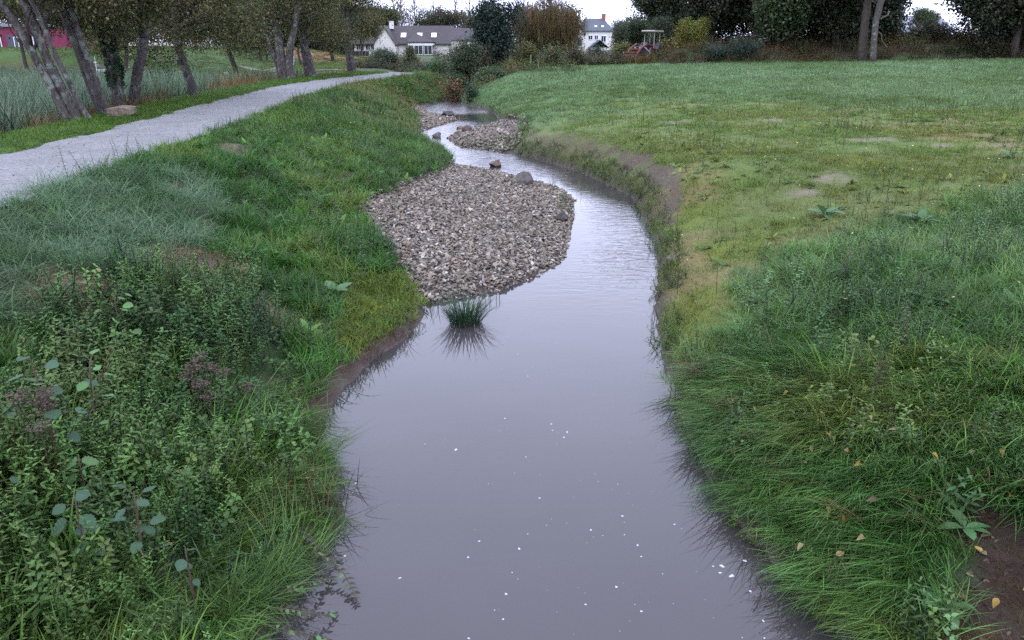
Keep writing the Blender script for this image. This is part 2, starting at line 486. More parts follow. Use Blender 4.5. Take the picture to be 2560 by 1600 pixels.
def height(x, y):
    x = np.asarray(x, float); y = np.asarray(y, float)
    wl, gl, wr, gr, pr, pl = WL(y), GL(y), WR(y), GR(y), PR(y), PL(y)
    lp = lumps(x, y)
    # stream bed
    dw = np.minimum(x - wl, wr - x)
    z = -0.02 - 0.33 * smooth(0, .7, dw)
    # gravel bars
    bl = np.clip((wl - x) / np.maximum(wl - gl, .05), 0, 1)
    zbl = 0.012 + np.minimum(.34, .085 * (wl - gl)) * bl ** .8 + lp * .12 * np.clip(wl - gl, 0, 1)
    z = np.where((x < wl) & (x >= gl), zbl, z)
    br = np.clip((x - wr) / np.maximum(gr - wr, .05), 0, 1)
    zbr = 0.012 + np.minimum(.34, .12 * (gr - wr)) * br ** .8 + lp * .12 * np.clip(gr - wr, 0, 1)
    z = np.where((x > wr) & (x <= gr), zbr, z)
    # left bank up to the path
    dl = np.maximum(gl - x, 0)
    zl0 = 0.012 + np.minimum(.34, .085 * (wl - gl))
    D = np.maximum(gl - pr, 1.2)
    t = np.clip(dl / D, 0, 1)
    ptop = 1.45 - 0.25 * smooth(50, 62, y) - .35 * smooth(62, 90, y)
    prof = .60 * smooth(0, 1, t) + .40 * t ** .7
    zl = zl0 + .10 * smooth(0, .12, dl) + (ptop - .05 - .10 - zl0) * prof + lp * 1.15 * smooth(0, .5, dl) * (1 - smooth(.78, 1, t))
    z = np.where(x < gl, zl, z)
    # path bed (the path sheet lies on it) and verge
    inp = (x < pr + .02) & (x > pl - .02)
    z = np.where(x <= pr, ptop - .05, z)
    # pond side
    dv = np.maximum(pl - x, 0)
    hollow = ptop - .02 + .02 * smooth(0, .3, dv) - (ptop - .05) * smooth(1.5, 4.6, dv) + lp * .25 * smooth(.1, .8, dv)
    # the far lawn beyond the pond
    edge = pond_edge(x)
    lawn = .82 + .10 * (fbm(x * .05, y * .05, 5, 2) - .5) + .45 * smooth(70, 120, y)
    bankp = 1.7 * smooth(-24, -33, x - (y - 78) * .1) * smooth(66, 84, y)
    lawnz = lawn + bankp
    k = smooth(-1.2, 1.2, y - edge)
    left2 = hollow * (1 - k) + np.maximum(lawnz, hollow * 0 + .6) * k
    k2 = smooth(.5, 6, dv)
    left2 = np.where(k > 0, (1 - k) * hollow + k * (lawnz * k2 + (ptop - .02) * (1 - k2)), hollow)
    z = np.where(x < pl, left2, z)
    # right bank and field
    dr = np.maximum(x - gr, 0)
    zr0 = 0.012 + np.minimum(.34, .12 * (gr - wr))
    sc_ = smooth(13.2, 15.5, y) * (1 - smooth(23, 26, y))            # the steep scoured scarp of the outer bend
    A = .78 + .1 * sc_
    w = 1.75 - 1.15 * sc_
    zr = zr0 + .07 * smooth(0, .1, dr) + (A - zr0 - .07) * (1 - np.exp(-dr / w)) + .028 * dr + .004 * np.clip(y, 0, 60)
    zr = zr + lp * smooth(.1, 1.2, dr) * (.9 - .55 * smooth(12, 30, y)) * (1 - .5 * smooth(3, 8, dr))
    zr = zr + smooth(24, 48, y) * (.38 - .16 * smooth(10, 30, x)) * smooth(.3, 3, dr)
    zr = zr + sc_ * smooth(.1, .3, dr) * (1 - smooth(.8, 1.2, dr)) * (.09 * (fbm(y * 5, x * 1.2, 43, 2) - .5) + .05 * (vnoise(x * 9, y * 9, 47) - .5))
    zr = zr - .75 * smooth(57, 72, y - .25 * np.clip(x - 4, -10, 30) * 0) * (1 - smooth(8, 20, x))
    zr = np.where(dr > 60, zr0 + A + .028 * 60 + .004 * np.clip(y, 0, 60) + (dr - 60) * .002 + lp * .3, zr)
    hb = hedge_y(x)
    zr = zr + 1.05 * smooth(-.3, 3.2, y - hb) * smooth(9, 13, x)
    z = np.where(x > gr, zr, z)
    # far off the land levels out
    far = smooth(95, 150, y)
    z = z * (1 - far) + (1.0 + .0) * far + 1.1 * far * smooth(-28, -40, x) * 0
    return z

def pond_edge(x):
    return np.interp(x, [-80, -38, -31, -23, -17, -13, -11], [84, 78, 71, 64, 57, 53.5, 52])

def hedge_y(x):
    return np.interp(x, [-5, 6, 10, 14, 20, 30, 40, 80], [70, 62, 57.5, 56, 55.5, 54.5, 53.5, 50])

def hit(px, py):
    d = ray(px, py)
    lo = 1.0; t = 1.0
    o = np.array([0, 0, EYE])
    prev = t
    while t < 260:
        p = o + d * t
        if p[2] < float(height(p[0], p[1])):
            a, b = prev, t
            for _ in range(18):
                m_ = (a + b) / 2
                p = o + d * m_
                if p[2] < float(height(p[0], p[1])): b = m_
                else: a = m_
            p = o + d * b
            return (p[0], p[1])
        prev = t
        t += .05 + t * .01
    p = o + d * 200
    return (p[0], p[1])

def poly_px(*pts):
    return np.array([hit(*p) for p in pts])

def inside(poly, x, y):
    c = np.zeros(x.shape, bool)
    n = len(poly)
    j = n - 1
    for i in range(n):
        xi, yi = poly[i]; xj, yj = poly[j]
        cond = ((yi > y) != (yj > y)) & (x < (xj - xi) * (y - yi) / ((yj - yi) if yj != yi else 1e-9) + xi)
        c ^= cond
        j = i
    return c

def blob(px, py, rx, ry):
    """an elliptical patch on the ground: centre and radii in metres"""
    cx, cy = hit(px, py)
    return (cx, cy, rx, ry)

def in_blob(b, x, y, s=31):
    wob = .7 + .6 * fbm(x * 2.2, y * 2.2, s, 2)
    return np.clip(1.6 - np.sqrt(((x - b[0]) / b[2]) ** 2 + ((y - b[1]) / b[3]) ** 2) / wob * 1.2, 0, 1)

# zones of the vegetation
Z_TUSS = poly_px((-500, 540), (0, 500), (130, 470), (430, 430), (560, 500), (560, 610), (420, 690), (200, 720), (0, 860), (-500, 1100))
Z_NETTLE = poly_px((150, 720), (420, 690), (640, 730), (720, 860), (760, 1000), (870, 1110), (880, 1300), (700, 1600), (-300, 2100), (-700, 1500), (-300, 1050), (60, 1000))
Z_MOSSL = poly_px((860, 700), (1040, 690), (1070, 800), (960, 900), (850, 900))
Z_COMB = poly_px((1640, 960), (1900, 880), (2560, 900), (2900, 1000), (2900, 1500), (2400, 1180), (2300, 1450), (2250, 1700), (2050, 1600), (1840, 1300), (1700, 1080))
Z_SOIL = poly_px((2460, 1080), (2900, 1000), (3200, 2100), (2300, 2100), (2380, 1600), (2420, 1400), (2360, 1270), (2480, 1210))
STRAW = [blob(480, 655, .62, .50), blob(165, 720, .4, .4), blob(560, 370, .3, .5), blob(640, 770, .22, .22), blob(450, 480, .3, .3)]
BARE = [blob(2155, 352, .85, .55), blob(2140, 310, .6, .45), blob(2480, 362, .7, .4), blob(2370, 362, .4, .3), blob(1650, 760, .16, .35), blob(1680, 640, .22, .5), blob(2000, 480, .35, .3), blob(2085, 445, .4, .35), blob(1690, 305, .5, .4), blob(1930, 300, .5, .4)]

def scarp(x, y):
    dr = x - GR(y)
    band = smooth(11.5, 13.5, y) * (1 - smooth(25.0, 28, y))
    w = .30 + .48 * smooth(12.5, 15.5, y) * (1 - .3 * smooth(20, 26, y))
    return band * smooth(.12, .22, dr) * (1 - smooth(w - .06, w + .10, dr + .3 * (fbm(x * 1.5, y * 1.5, 71, 2) - .5)))

def bare_mask(x, y):
    m = np.zeros(x.shape)
    for b in BARE: m = np.maximum(m, in_blob(b, x, y))
    return m

def straw_mask(x, y):
    m = np.zeros(x.shape)
    for b in STRAW: m = np.maximum(m, in_blob(b, x, y, 37))
    return m

def moss_field(x, y):
    """0..1: thin mossy sward between the scarp and the taller field grass"""
    dr = x - GR(y)
    top = 31 + 14 * (fbm(x * .16, y * .07, 51, 3) - .5) + 5 * (fbm(x * .9, y * .4, 55, 2) - .5) - .16 * np.clip(x - 2, 0, 40) * 1.2
    low = np.interp(dr, [0, 1, 2.2, 4, 8, 14, 30], [6.9, 8.0, 9.8, 11.4, 12.6, 14.5, 17.5]) + 2.2 * (fbm(x * .5, y * .5, 53, 2) - .5)
    return smooth(-.4, 1.2, y - low) * (1 - smooth(-5, 5, y - top)) * (1 - .75 * smooth(25, 29, y) * (1 - smooth(1.2, 4.5, dr + 2 * (fbm(x * .5, y * .3, 57, 2) - .5)))) * (x > GR(y))

# ---------------------------------------------------------------- the ground sheet
def axis(lo, hi, c0, c1, fine, grow):
    a = [c0]
    while a[-1] < c1: a.append(a[-1] + fine)
    s = fine
    while a[-1] < hi:
        s *= 1 + grow; a.append(a[-1] + s)
    s = fine; b = []
    q = c0
    while q > lo:
        s *= 1 + grow; q -= s; b.append(q)
    return np.array(b[::-1] + a)

gx = axis(-420, 420, -5.2, 4.2, .095, .035)
gy = axis(-30, 900, 3.0, 23.0, .105, .02)
GX, GY = np.meshgrid(gx, gy)
GZ = height(GX.ravel(), GY.ravel())
fx_, fy_ = GX.ravel(), GY.ravel()

def ground_colours(x, y):
    n1 = fbm(x * .9, y * .9, 61, 3); n2 = fbm(x * 3.5, y * 3.5, 63, 2); n3 = fbm(x * .16, y * .16, 65, 2)
    def mixc(c, d, k): return c * (1 - k[:, None]) + np.array(d) * k[:, None]
    c = np.tile(np.array([.030, .055, .018]), (x.size, 1))
    c = mixc(c, (.045, .050, .022), smooth(.45, .7, n2))
    # pond side and lawn
    farl = (x < PL(y))
    c = np.where((farl & (y > pond_edge(x)))[:, None], np.array([.052, .095, .026]) * (.75 + .5 * n1[:, None]), c)
    c = np.where((farl & (y <= pond_edge(x)) & (x < PL(y) - 2.4))[:, None], np.array([.07, .045, .028]) * (.7 + .6 * n2[:, None]), c)
    verge = farl & (x >= PL(y) - 2.4) & (y < 60)
    c = np.where(verge[:, None], np.array([.050, .105, .024]) * (.7 + .6 * n1[:, None]), c)
    # right field
    fr = x > GR(y)
    field = np.array([.066, .130, .038]) * (.8 + .4 * n1[:, None])
    c = np.where((fr & (y > 14))[:, None], field, c)
    ms = moss_field(x, y)
    mc = np.tile(np.array([.104, .130, .021]), (x.size, 1))
    mc = mixc(mc, (.150, .118, .050), smooth(.42, .62, n1) * .8)
    mc = mixc(mc, (.075, .120, .030), smooth(.52, .66, n3) * .7)
    c = c * (1 - ms[:, None]) + mc * ms[:, None]
    bm = bare_mask(x, y) * smooth(.38, .6, n2 * .6 + n1 * .4 + .08)
    c = mixc(c, (.165, .138, .098), np.clip(bm * 1.6 - .35, 0, 1) * (.3 + .6 * smooth(.35, .6, fbm(x * 6, y * 6, 69, 2))))
    sm = scarp(x, y) * smooth(.30, .52, .5 * n1 + .5 * n2 + .07)
    c = mixc(c, (.080, .064, .043), sm * (.55 + .45 * smooth(.35, .55, fbm(x * 5, y * 1.6, 67, 2))))
    st = straw_mask(x, y)
    c = mixc(c, (.115, .088, .062), st)
    so = inside(Z_SOIL, x, y) * smooth(.3, .5, n2 + .1)
    c = mixc(c, (.040, .028, .020), so)
    c = mixc(c, (.036, .072, .022), inside(Z_COMB, x, y) * .8)
    lm = inside(Z_MOSSL, x, y).astype(float)
    c = mixc(c, (.075, .090, .018), lm * .8)
    # wet mud at the foot of the banks and in the bed
    dl = GL(y) - x
    mud = np.where(x < GL(y), smooth(.26, .08, dl + .16 * (n2 - .5)) * smooth(6.0, 6.6, y) * (1 - smooth(8.9, 9.6, y)), 0)
    c = mixc(c, (.066, .044, .036), mud)
    rim = np.where(x > GR(y), 1 - smooth(.05, .22, x - GR(y)), 0) * (y < 50)
    c = mixc(c, (.045, .042, .026), rim * .8)
    rim = np.where(x < GL(y), 1 - smooth(.05, .2, GL(y) - x), 0) * (y < 50) * (1 - mud)
    c = mixc(c, (.045, .038, .026), rim * .7)
    bed = (x >= GL(y)) & (x <= GR(y))
    c = np.where(bed[:, None], np.array([.085, .075, .066]) * (.6 + .8 * n2[:, None]), c)
    # hedge bank on the right, far left spoil
    hb = smooth(-.5, .4, y - hedge_y(x)) * (x > 8)
    c = mixc(c, (.036, .032, .022), hb * smooth(.3, .5, n1 + .12))
    c = mixc(c, (.28, .13, .07), ((x > -34) & (x < -19) & (y > 96) & (y < 116)) * smooth(.3, .5, n1))
    farall = smooth(110, 140, y)
    c = mixc(c, (.05, .09, .03), farall)
    return c

ny, nx = GX.shape
gm = bpy.data.meshes.new('ground')
idx = np.arange(nx * ny).reshape(ny, nx)
quads = np.stack([idx[:-1, :-1], idx[:-1, 1:], idx[1:, 1:], idx[1:, :-1]], -1).reshape(-1, 4)
def np_mesh(me, V, Q):
    me.vertices.add(len(V)); me.vertices.foreach_set('co', np.asarray(V, np.float32).ravel())
    me.loops.add(Q.size); me.loops.foreach_set('vertex_index', Q.astype(np.int32).ravel())
    me.polygons.add(len(Q)); me.polygons.foreach_set('loop_start', np.arange(0, Q.size, Q.shape[1], dtype=np.int32))
    me.update(calc_edges=True)
    me.polygons.foreach_set('use_smooth', np.ones(len(Q), bool))
np_mesh(gm, np.stack([fx_, fy_, GZ], -1), quads)
ca = gm.color_attributes.new('gcol', 'FLOAT_COLOR', 'POINT')
cc = ground_colours(fx_, fy_)
ca.data.foreach_set('color', np.concatenate([cc, np.ones((len(cc), 1))], 1).astype(np.float32).ravel())
gm.materials.append(M['ground'])
ground = bpy.data.objects.new('ground', gm)
COL.objects.link(ground)
tag(ground, 'grassy stream banks, mossy field and lawn around the stream', kind='structure')

# ---------------------------------------------------------------- water
wy = axis(-12, 95, 2.5, 46, .2, .06)
wu = np.linspace(0, 1, 17)
WY, WU = np.meshgrid(wy, wu, indexing='ij')
WX = (WL(WY) - .35) * (1 - WU) + (WR(WY) + .35) * WU
wm = bpy.data.meshes.new('stream_water')
idx = np.arange(WX.size).reshape(WX.shape)
quads = np.stack([idx[:-1, :-1], idx[:-1, 1:], idx[1:, 1:], idx[1:, :-1]], -1).reshape(-1, 4)
np_mesh(wm, np.stack([WX.ravel(), WY.ravel(), np.zeros(WX.size)], -1), quads)
ra = wm.attributes.new('ripple', 'FLOAT', 'POINT')
yy, xx = WY.ravel(), WX.ravel()
rip = .006 + .03 * smooth(8.5, 10.5, yy) * smooth(-.2, .8, WU.ravel()) + .12 * smooth(9.5, 12, yy) * (1 - smooth(15.5, 17.5, yy)) * smooth(.1, .6, WU.ravel())
rip = rip + .10 * smooth(18.5, 21.5, yy) * (1 - smooth(33, 36, yy)) + .30 * smooth(38, 41, yy)
rip = rip * (.75 + .5 * vnoise(xx * .8, yy * .8, 5))
ra.data.foreach_set('value', rip.astype(np.float32))
wm.materials.append(M['water'])
water = bpy.data.objects.new('water', wm)
COL.objects.link(water)
tag(water, 'smooth murky stream reflecting the grey sky', kind='structure')

# ---------------------------------------------------------------- gravel paths
def ribbon(name, ys, fl, fr, mat, label, lift=.015, n=9, crown=.03):
    V = []; Q = []
    for i, y in enumerate(ys):
        a, b = float(fl(y)), float(fr(y))
        a -= .10 * (vnoise(np.array(y * 1.7), np.array(3.1), 4) - .5) + .05 * (vnoise(np.array(y * 5.), np.array(1.1), 14) - .5)
        b += .14 * (vnoise(np.array(y * 1.9), np.array(7.1), 6) - .5) + .05 * (vnoise(np.array(y * 5.5), np.array(2.1), 16) - .5)
        for k in range(n):
            u = k / (n - 1)
            x = a * (1 - u) + b * u
            V.append((x, y, max(float(height(x, y)), 0) + lift + crown * 4 * u * (1 - u)))
    V = np.array(V)
    m_ = len(ys)
    idx = np.arange(m_ * n).reshape(m_, n)
    Q = np.stack([idx[:-1, :-1], idx[:-1, 1:], idx[1:, 1:], idx[1:, :-1]], -1).reshape(-1, 4)
    me = bpy.data.meshes.new(name); np_mesh(me, V, Q); me.materials.append(mat)
    o = bpy.data.objects.new(name, me); COL.objects.link(o)
    return tag(o, label, kind='structure')
ribbon('path', np.arange(-10, 52, .25), lambda y: PL(y), lambda y: PR(y), M['path'], 'pale grey gravel footpath along the left bank', lift=.055)
def strip(name, pts, wid, mat, label, lift=.05):
    pts = [Vector((p[0], p[1], 0)) for p in pts]
    V = []; n = 5
    out = []
    for i in range(len(pts) - 1):
        for k in range(10): out.append(pts[i].lerp(pts[i + 1], k / 10))
    out.append(pts[-1])
    for i, p in enumerate(out):
        t = (out[min(i + 1, len(out) - 1)] - out[max(0, i - 1)]).normalized()
        s = Vector((-t.y, t.x, 0))
        for k in range(n):
            q = p + s * wid * (k / (n - 1) - .5)
            V.append((q.x, q.y, float(height(q.x, q.y)) + lift))
    idx = np.arange(len(out) * n).reshape(len(out), n)
    Q = np.stack([idx[:-1, :-1], idx[1:, :-1], idx[1:, 1:], idx[:-1, 1:]], -1).reshape(-1, 4)
    me = bpy.data.meshes.new(name); np_mesh(me, np.array(V), Q); me.materials.append(mat)
    o = bpy.data.objects.new(name, me); COL.objects.link(o)
    return tag(o, label, kind='structure')
M['path2'] = path_mat('lawn_path_gravel', (.20, .195, .19))
strip('lawn_path', [(-7.2, 53), (-10, 61), (-15, 67), (-21, 72), (-26, 79)], 1.1, M['path2'], 'narrow pale path crossing the lawn behind the pond')
strip('lawn_path', [(-22.5, 75), (-24, 88), (-27, 100), (-31, 112)], .9, M['path2'], 'pale path forking off over the lawn toward the dark hedge')

# ---------------------------------------------------------------- plant pieces that are strewn by the thousand
def src(mb, name, mat, smooth_=False):
    return bpy.data.objects.new('source_' + name, mb.mesh(name, mat, smooth_))

def blade(mb, base, ang, L, w, lean, curl, lv, segs=4, flat=0.0):
    """one grass blade: rises, then bends over"""
    d = Vector((math.cos(ang), math.sin(ang), 0)); s = Vector((-d.y, d.x, 0))
    p = Vector(base); a = lean
    vs = []; st = L / segs
    for i in range(segs + 1):
        t = i / segs
        ww = w * (1 - t ** 1.6) * (0.7 + .6 * min(1, t * 3)) * .5
        if i < segs:
            vs += [p - s * ww, p + s * ww]
        else:
            vs.append(p.copy())
        a2 = a + curl * (i + .5) / segs
        p = p + (d * math.sin(a2) + Vector((0, 0, 1)) * math.cos(a2)) * st
        if p.z < .012 + flat: p.z = .012 + flat
    fs = [(2 * i, 2 * i + 1, 2 * i + 3, 2 * i + 2) for i in range(segs - 1)]
    fs.append((2 * segs - 2, 2 * segs - 1, 2 * segs))
    mb.add(vs, fs, lv)

def tuft(name, n, L, spread, w, lean=(.1, .7), curl=(.3, 1.2), segs=4, mat='grass', comb=None, dry=0.0, v=(0.2, .9)):
    mb = MB()
    for i in range(n):
        r = spread * math.sqrt(random.random()); th = random.uniform(0, 2 * PI)
        base = (r * math.cos(th), r * math.sin(th), 0)
        ang = random.uniform(0, 2 * PI) if comb is None else random.gauss(0, comb)
        blade(mb, base, ang, L * random.uniform(.55, 1.1), w * random.uniform(.7, 1.2), random.uniform(*lean), random.uniform(*curl), random.uniform(*v), segs)
    return src(mb, name, M[mat])

def leaf_face(mb, p, d, nrm, L, w, lv, fold=.25, shape='ovate', droop=.2):
    """a pointed leaf folded along its midrib: p base, d direction, nrm upper side"""
    d = Vector(d).normalized(); nrm = Vector(nrm)
    s = d.cross(nrm)
    if s.length < 1e-4: s = Vector((1, 0, 0))
    s.normalize(); u = s.cross(d)
    if shape == 'ovate': prof = [(0, .0), (.22, .85), (.45, 1.0), (.72, .62), (1, 0)]
    elif shape == 'round': prof = [(0, .1), (.2, .8), (.5, 1.05), (.82, .8), (1, 0.0)]
    elif shape == 'long': prof = [(0, .15), (.25, .8), (.55, 1.0), (.8, .7), (1, 0)]
    else: prof = [(0, 0), (.4, 1.0), (1, 0)]
    mid = []; lf = []; rt = []
    for t, k in prof:
        c = Vector(p) + d * (L * t) - u * (droop * L * t * t)
        mid.append(c)
        lf.append(c + s * (w * .5 * k) + u * (fold * w * .5 * k))
        rt.append(c - s * (w * .5 * k) + u * (fold * w * .5 * k))
    n = len(prof)
    vs = mid + lf[1:-1] + rt[1:-1]
    m = n - 2
    fs = []
    L0 = n; R0 = n + m
    fs.append((0, 1, L0)); fs.append((0, R0, 1))
    for i in range(1, n - 2):
        fs.append((i, i + 1, L0 + i, L0 + i - 1))
        fs.append((i, R0 + i - 1, R0 + i, i + 1))
    fs.append((n - 2, n - 1, L0 + m - 1)); fs.append((n - 2, R0 + m - 1, n - 1))
    mb.add(vs, fs, lv)

def herb(name, H, pairs, L, w, lean=.15, shape='ovate', top=1.0, stems=1, v=(.15, .95), spread=.05, stemc=.1):
    """an upright weed with leaf pairs, nettle-like"""
    mb = MB()
    for k in range(stems):
        bx, by = random.gauss(0, spread), random.gauss(0, spread)
        az = random.uniform(0, 2 * PI); ln = random.uniform(0, lean)
        h = H * random.uniform(.7, 1.1)
        P = [Vector((bx + math.cos(az) * ln * h * t * t, by + math.sin(az) * ln * h * t * t, h * t)) for t in (0, .25, .5, .75, 1)]
        mb.tube(P, [.004, .004, .0035, .003, .002], 3, False, stemc)
        a = random.uniform(0, PI)
        for i in range(pairs):
            t = .18 + .82 * (i + .3 * random.random()) / max(1, pairs - 1)
            t = min(t, 1)
            q = P[min(3, int(t * 4))].lerp(P[min(4, int(t * 4) + 1)], min(1, t * 4 - min(3, int(t * 4))))
            a += PI / 2 + random.uniform(-.3, .3)
            sz = (1.05 - .55 * t * top) * random.uniform(.8, 1.15)
            for sgn in (0, PI):
                el = random.uniform(-.1, .5) + .35 * t
                d = (math.cos(a + sgn) * math.cos(el), math.sin(a + sgn) * math.cos(el), math.sin(el))
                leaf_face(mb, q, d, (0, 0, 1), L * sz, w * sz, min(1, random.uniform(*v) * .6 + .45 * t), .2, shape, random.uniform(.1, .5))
    return src(mb, name, M['leaf'])

def rosette(name, n, L, w, el=(.3, 1.0), shape='long', v=(.3, .9)):
    mb = MB()
    for i in range(n):
        a = 2 * PI * i / n + random.uniform(-.4, .4); e = random.uniform(*el)
        d = (math.cos(a) * math.cos(e), math.sin(a) * math.cos(e), math.sin(e))
        leaf_face(mb, (0, 0, .01), d, (0, 0, 1), L * random.uniform(.6, 1.1), w * random.uniform(.8, 1.2), random.uniform(*v), .25, shape, random.uniform(.2, .8))
    return src(mb, name, M['leaf'])

def matting(name, n, rad, L, w, hgt, shape='round', v=(.2, .95)):
    """low carpet of small leaves (clover, ground ivy)"""
    mb = MB()
    for i in range(n):
        r = rad * math.sqrt(random.random()); th = random.uniform(0, 2 * PI)
        a = random.uniform(0, 2 * PI); e = random.uniform(-.2, .6)
        leaf_face(mb, (r * math.cos(th), r * math.sin(th), random.uniform(.1, 1) * hgt), (math.cos(a) * math.cos(e), math.sin(a) * math.cos(e), math.sin(e)),
                  (0, 0, 1), L * random.uniform(.6, 1.2), w * random.uniform(.7, 1.2), random.uniform(*v), .15, shape, .2)
    return src(mb, name, M['leaf'])

def cluster(name, n, rad, L, w, v=(.15, .95), flat=.75, droop=.25, twigs=3, mat='leaf'):
    """a spray of leaves at a branch end"""
    mb = MB()
    for k in range(twigs):
        d = Vector((random.gauss(0, 1), random.gauss(0, 1), random.gauss(0, .6))).normalized()
        mb.tube([(0, 0, 0), d * rad * .5, d * rad * .95 + Vector((0, 0, -.1 * rad))], [.012 * rad, .009 * rad, .004 * rad], 3, False, .0)
    for i in range(n):
        q = Vector((random.gauss(0, .5), random.gauss(0, .5), random.gauss(0, .5 * flat)))
        if q.length > 1.1: q *= 1.1 / q.length
        q *= rad
        a = random.uniform(0, 2 * PI); e = random.uniform(-.9, .5) - droop
        d = Vector((math.cos(a) * math.cos(e), math.sin(a) * math.cos(e), math.sin(e)))
        nr = Vector((random.gauss(0, .6), random.gauss(0, .6), 1)).normalized()
        leaf_face(mb, q, d, nr, L * random.uniform(.7, 1.2), w * random.uniform(.7, 1.2), random.uniform(*v), .25, 'quad', .15)
    return src(mb, name, M[mat])

def strand(name, n, Ls, L, w, mat='leaf'):
    """hanging willow withies with narrow leaves"""
    mb = MB()
    for k in range(5):
        x, y = random.gauss(0, .25), random.gauss(0, .25); ll = Ls * random.uniform(.6, 1.1)
        dx, dy = random.gauss(0, .12), random.gauss(0, .12)
        P = [Vector((x + dx * t, y + dy * t, -ll * t)) for t in (0, .33, .66, 1)]
        mb.tube(P, [.012, .01, .008, .004], 3, False, .3)
        for i in range(n):
            t = random.random(); q = Vector((x + dx * t, y + dy * t, -ll * t))
            a = random.uniform(0, 2 * PI); e = random.uniform(-1.4, -.4)
            leaf_face(mb, q, (math.cos(a) * math.cos(e), math.sin(a) * math.cos(e), math.sin(e)), (0, 0, 1), L, w, random.uniform(.1, .95), .1, 'quad', .1)
    return src(mb, name, M[mat])

_groups = {}
def instancer(sources):
    key = tuple(s.name for s in sources)
    if key in _groups: return _groups[key]
    g = bpy.data.node_groups.new('strew', 'GeometryNodeTree')
    g.interface.new_socket('Geometry', in_out='INPUT', socket_type='NodeSocketGeometry')
    g.interface.new_socket('Geometry', in_out='OUTPUT', socket_type='NodeSocketGeometry')
    gi = g.nodes.new('NodeGroupInput'); go = g.nodes.new('NodeGroupOutput')
    ip = g.nodes.new('GeometryNodeInstanceOnPoints')
    g.links.new(gi.outputs[0], ip.inputs['Points'])
    jn = g.nodes.new('GeometryNodeJoinGeometry')
    for s in sources:
        oi = g.nodes.new('GeometryNodeObjectInfo'); oi.inputs['Object'].default_value = s
        oi.inputs['As Instance'].default_value = False
        ti = g.nodes.new('GeometryNodeGeometryToInstance')
        g.links.new(oi.outputs['Geometry'], ti.inputs[0]); g.links.new(ti.outputs[0], jn.inputs[0])
    g.links.new(jn.outputs[0], ip.inputs['Instance'])
    ip.inputs['Pick Instance'].default_value = True
    def na(nm, ty):
        q = g.nodes.new('GeometryNodeInputNamedAttribute'); q.data_type = ty; q.inputs['Name'].default_value = nm
        return q.outputs['Attribute']
    g.links.new(na('pick', 'INT'), ip.inputs['Instance Index'])
    e = g.nodes.new('FunctionNodeEulerToRotation')
    g.links.new(na('rot', 'FLOAT_VECTOR'), e.inputs[0]); g.links.new(e.outputs[0], ip.inputs['Rotation'])
    g.links.new(na('scl', 'FLOAT_VECTOR'), ip.inputs['Scale'])
    g.links.new(ip.outputs[0], go.inputs[0])
    _groups[key] = g
    return g

def strew(name, P, rot, scl, tint, sources, parent=None, kind='stuff', label=None):
    P = np.asarray(P, np.float32)
    n = len(P)
    me = bpy.data.meshes.new(name)
    me.vertices.add(n); me.vertices.foreach_set('co', P.ravel())
    def put(nm, ty, arr, key='vector'):
        a = me.attributes.new(nm, ty, 'POINT'); a.data.foreach_set(key, np.ascontiguousarray(arr).ravel())
    put('rot', 'FLOAT_VECTOR', np.asarray(rot, np.float32))
    scl = np.asarray(scl, np.float32)
    if scl.ndim == 1: scl = np.repeat(scl[:, None], 3, 1)
    put('scl', 'FLOAT_VECTOR', scl)
    put('pick', 'INT', rng.integers(0, len(sources), n).astype(np.int32), 'value')
    t = np.concatenate([np.asarray(tint, np.float32), np.ones((n, 1), np.float32)], 1)
    put('tint', 'FLOAT_COLOR', t, 'color')
    o = bpy.data.objects.new(name, me)
    COL.objects.link(o)
    if parent is not None: o.parent = parent
    md = o.modifiers.new('strew', 'NODES'); md.node_group = instancer(sources)
    return tag(o, label, kind=kind)

def upright(n, tilt=.15, rz=None):
    r = np.zeros((n, 3)); r[:, 0] = rng.normal(0, tilt, n); r[:, 1] = rng.normal(0, tilt, n)
    r[:, 2] = rng.uniform(0, 2 * PI, n) if rz is None else rz
    return r

def spots(x0, x1, y0, y1, dens, mask, cull=True, seed=None):
    n = int((x1 - x0) * (y1 - y0) * dens)
    x = rng.uniform(x0, x1, n); y = rng.uniform(y0, y1, n)
    k = rng.random(n) < mask(x, y)
    x, y = x[k], y[k]
    z = height(x, y)
    P = np.stack([x, y, z], -1)
    if cull and len(P):
        u, v = to_px(P)
        k = (u > -420) & (u < 2980) & (v < 2150) & (y > 1.2)
        P = P[k]
    return P

def tints(P, cols, scale=.7, jit=.18, seed=101):
    """blend between plant colours in drifts"""
    cols = np.array(cols)
    t = fbm(P[:, 0] * scale, P[:, 1] * scale, seed, 2)
    t = np.clip((t - .3) / .4 + rng.normal(0, .2, len(P)), 0, .999) * (len(cols) - 1)
    i = t.astype(int); f = (t - i)[:, None]
    c = cols[i] * (1 - f) + cols[np.minimum(i + 1, len(cols) - 1)] * f
    c = c * np.array([1.08, .98, .53])
    return np.clip(c * (1 + rng.normal(0, jit, (len(P), 1))), .003, 1)

isleft = lambda x, y: (x < GL(y)) & (x > PR(y))
isright = lambda x, y: x > GR(y)
inZ = lambda z: (lambda x, y: inside(z, x, y))

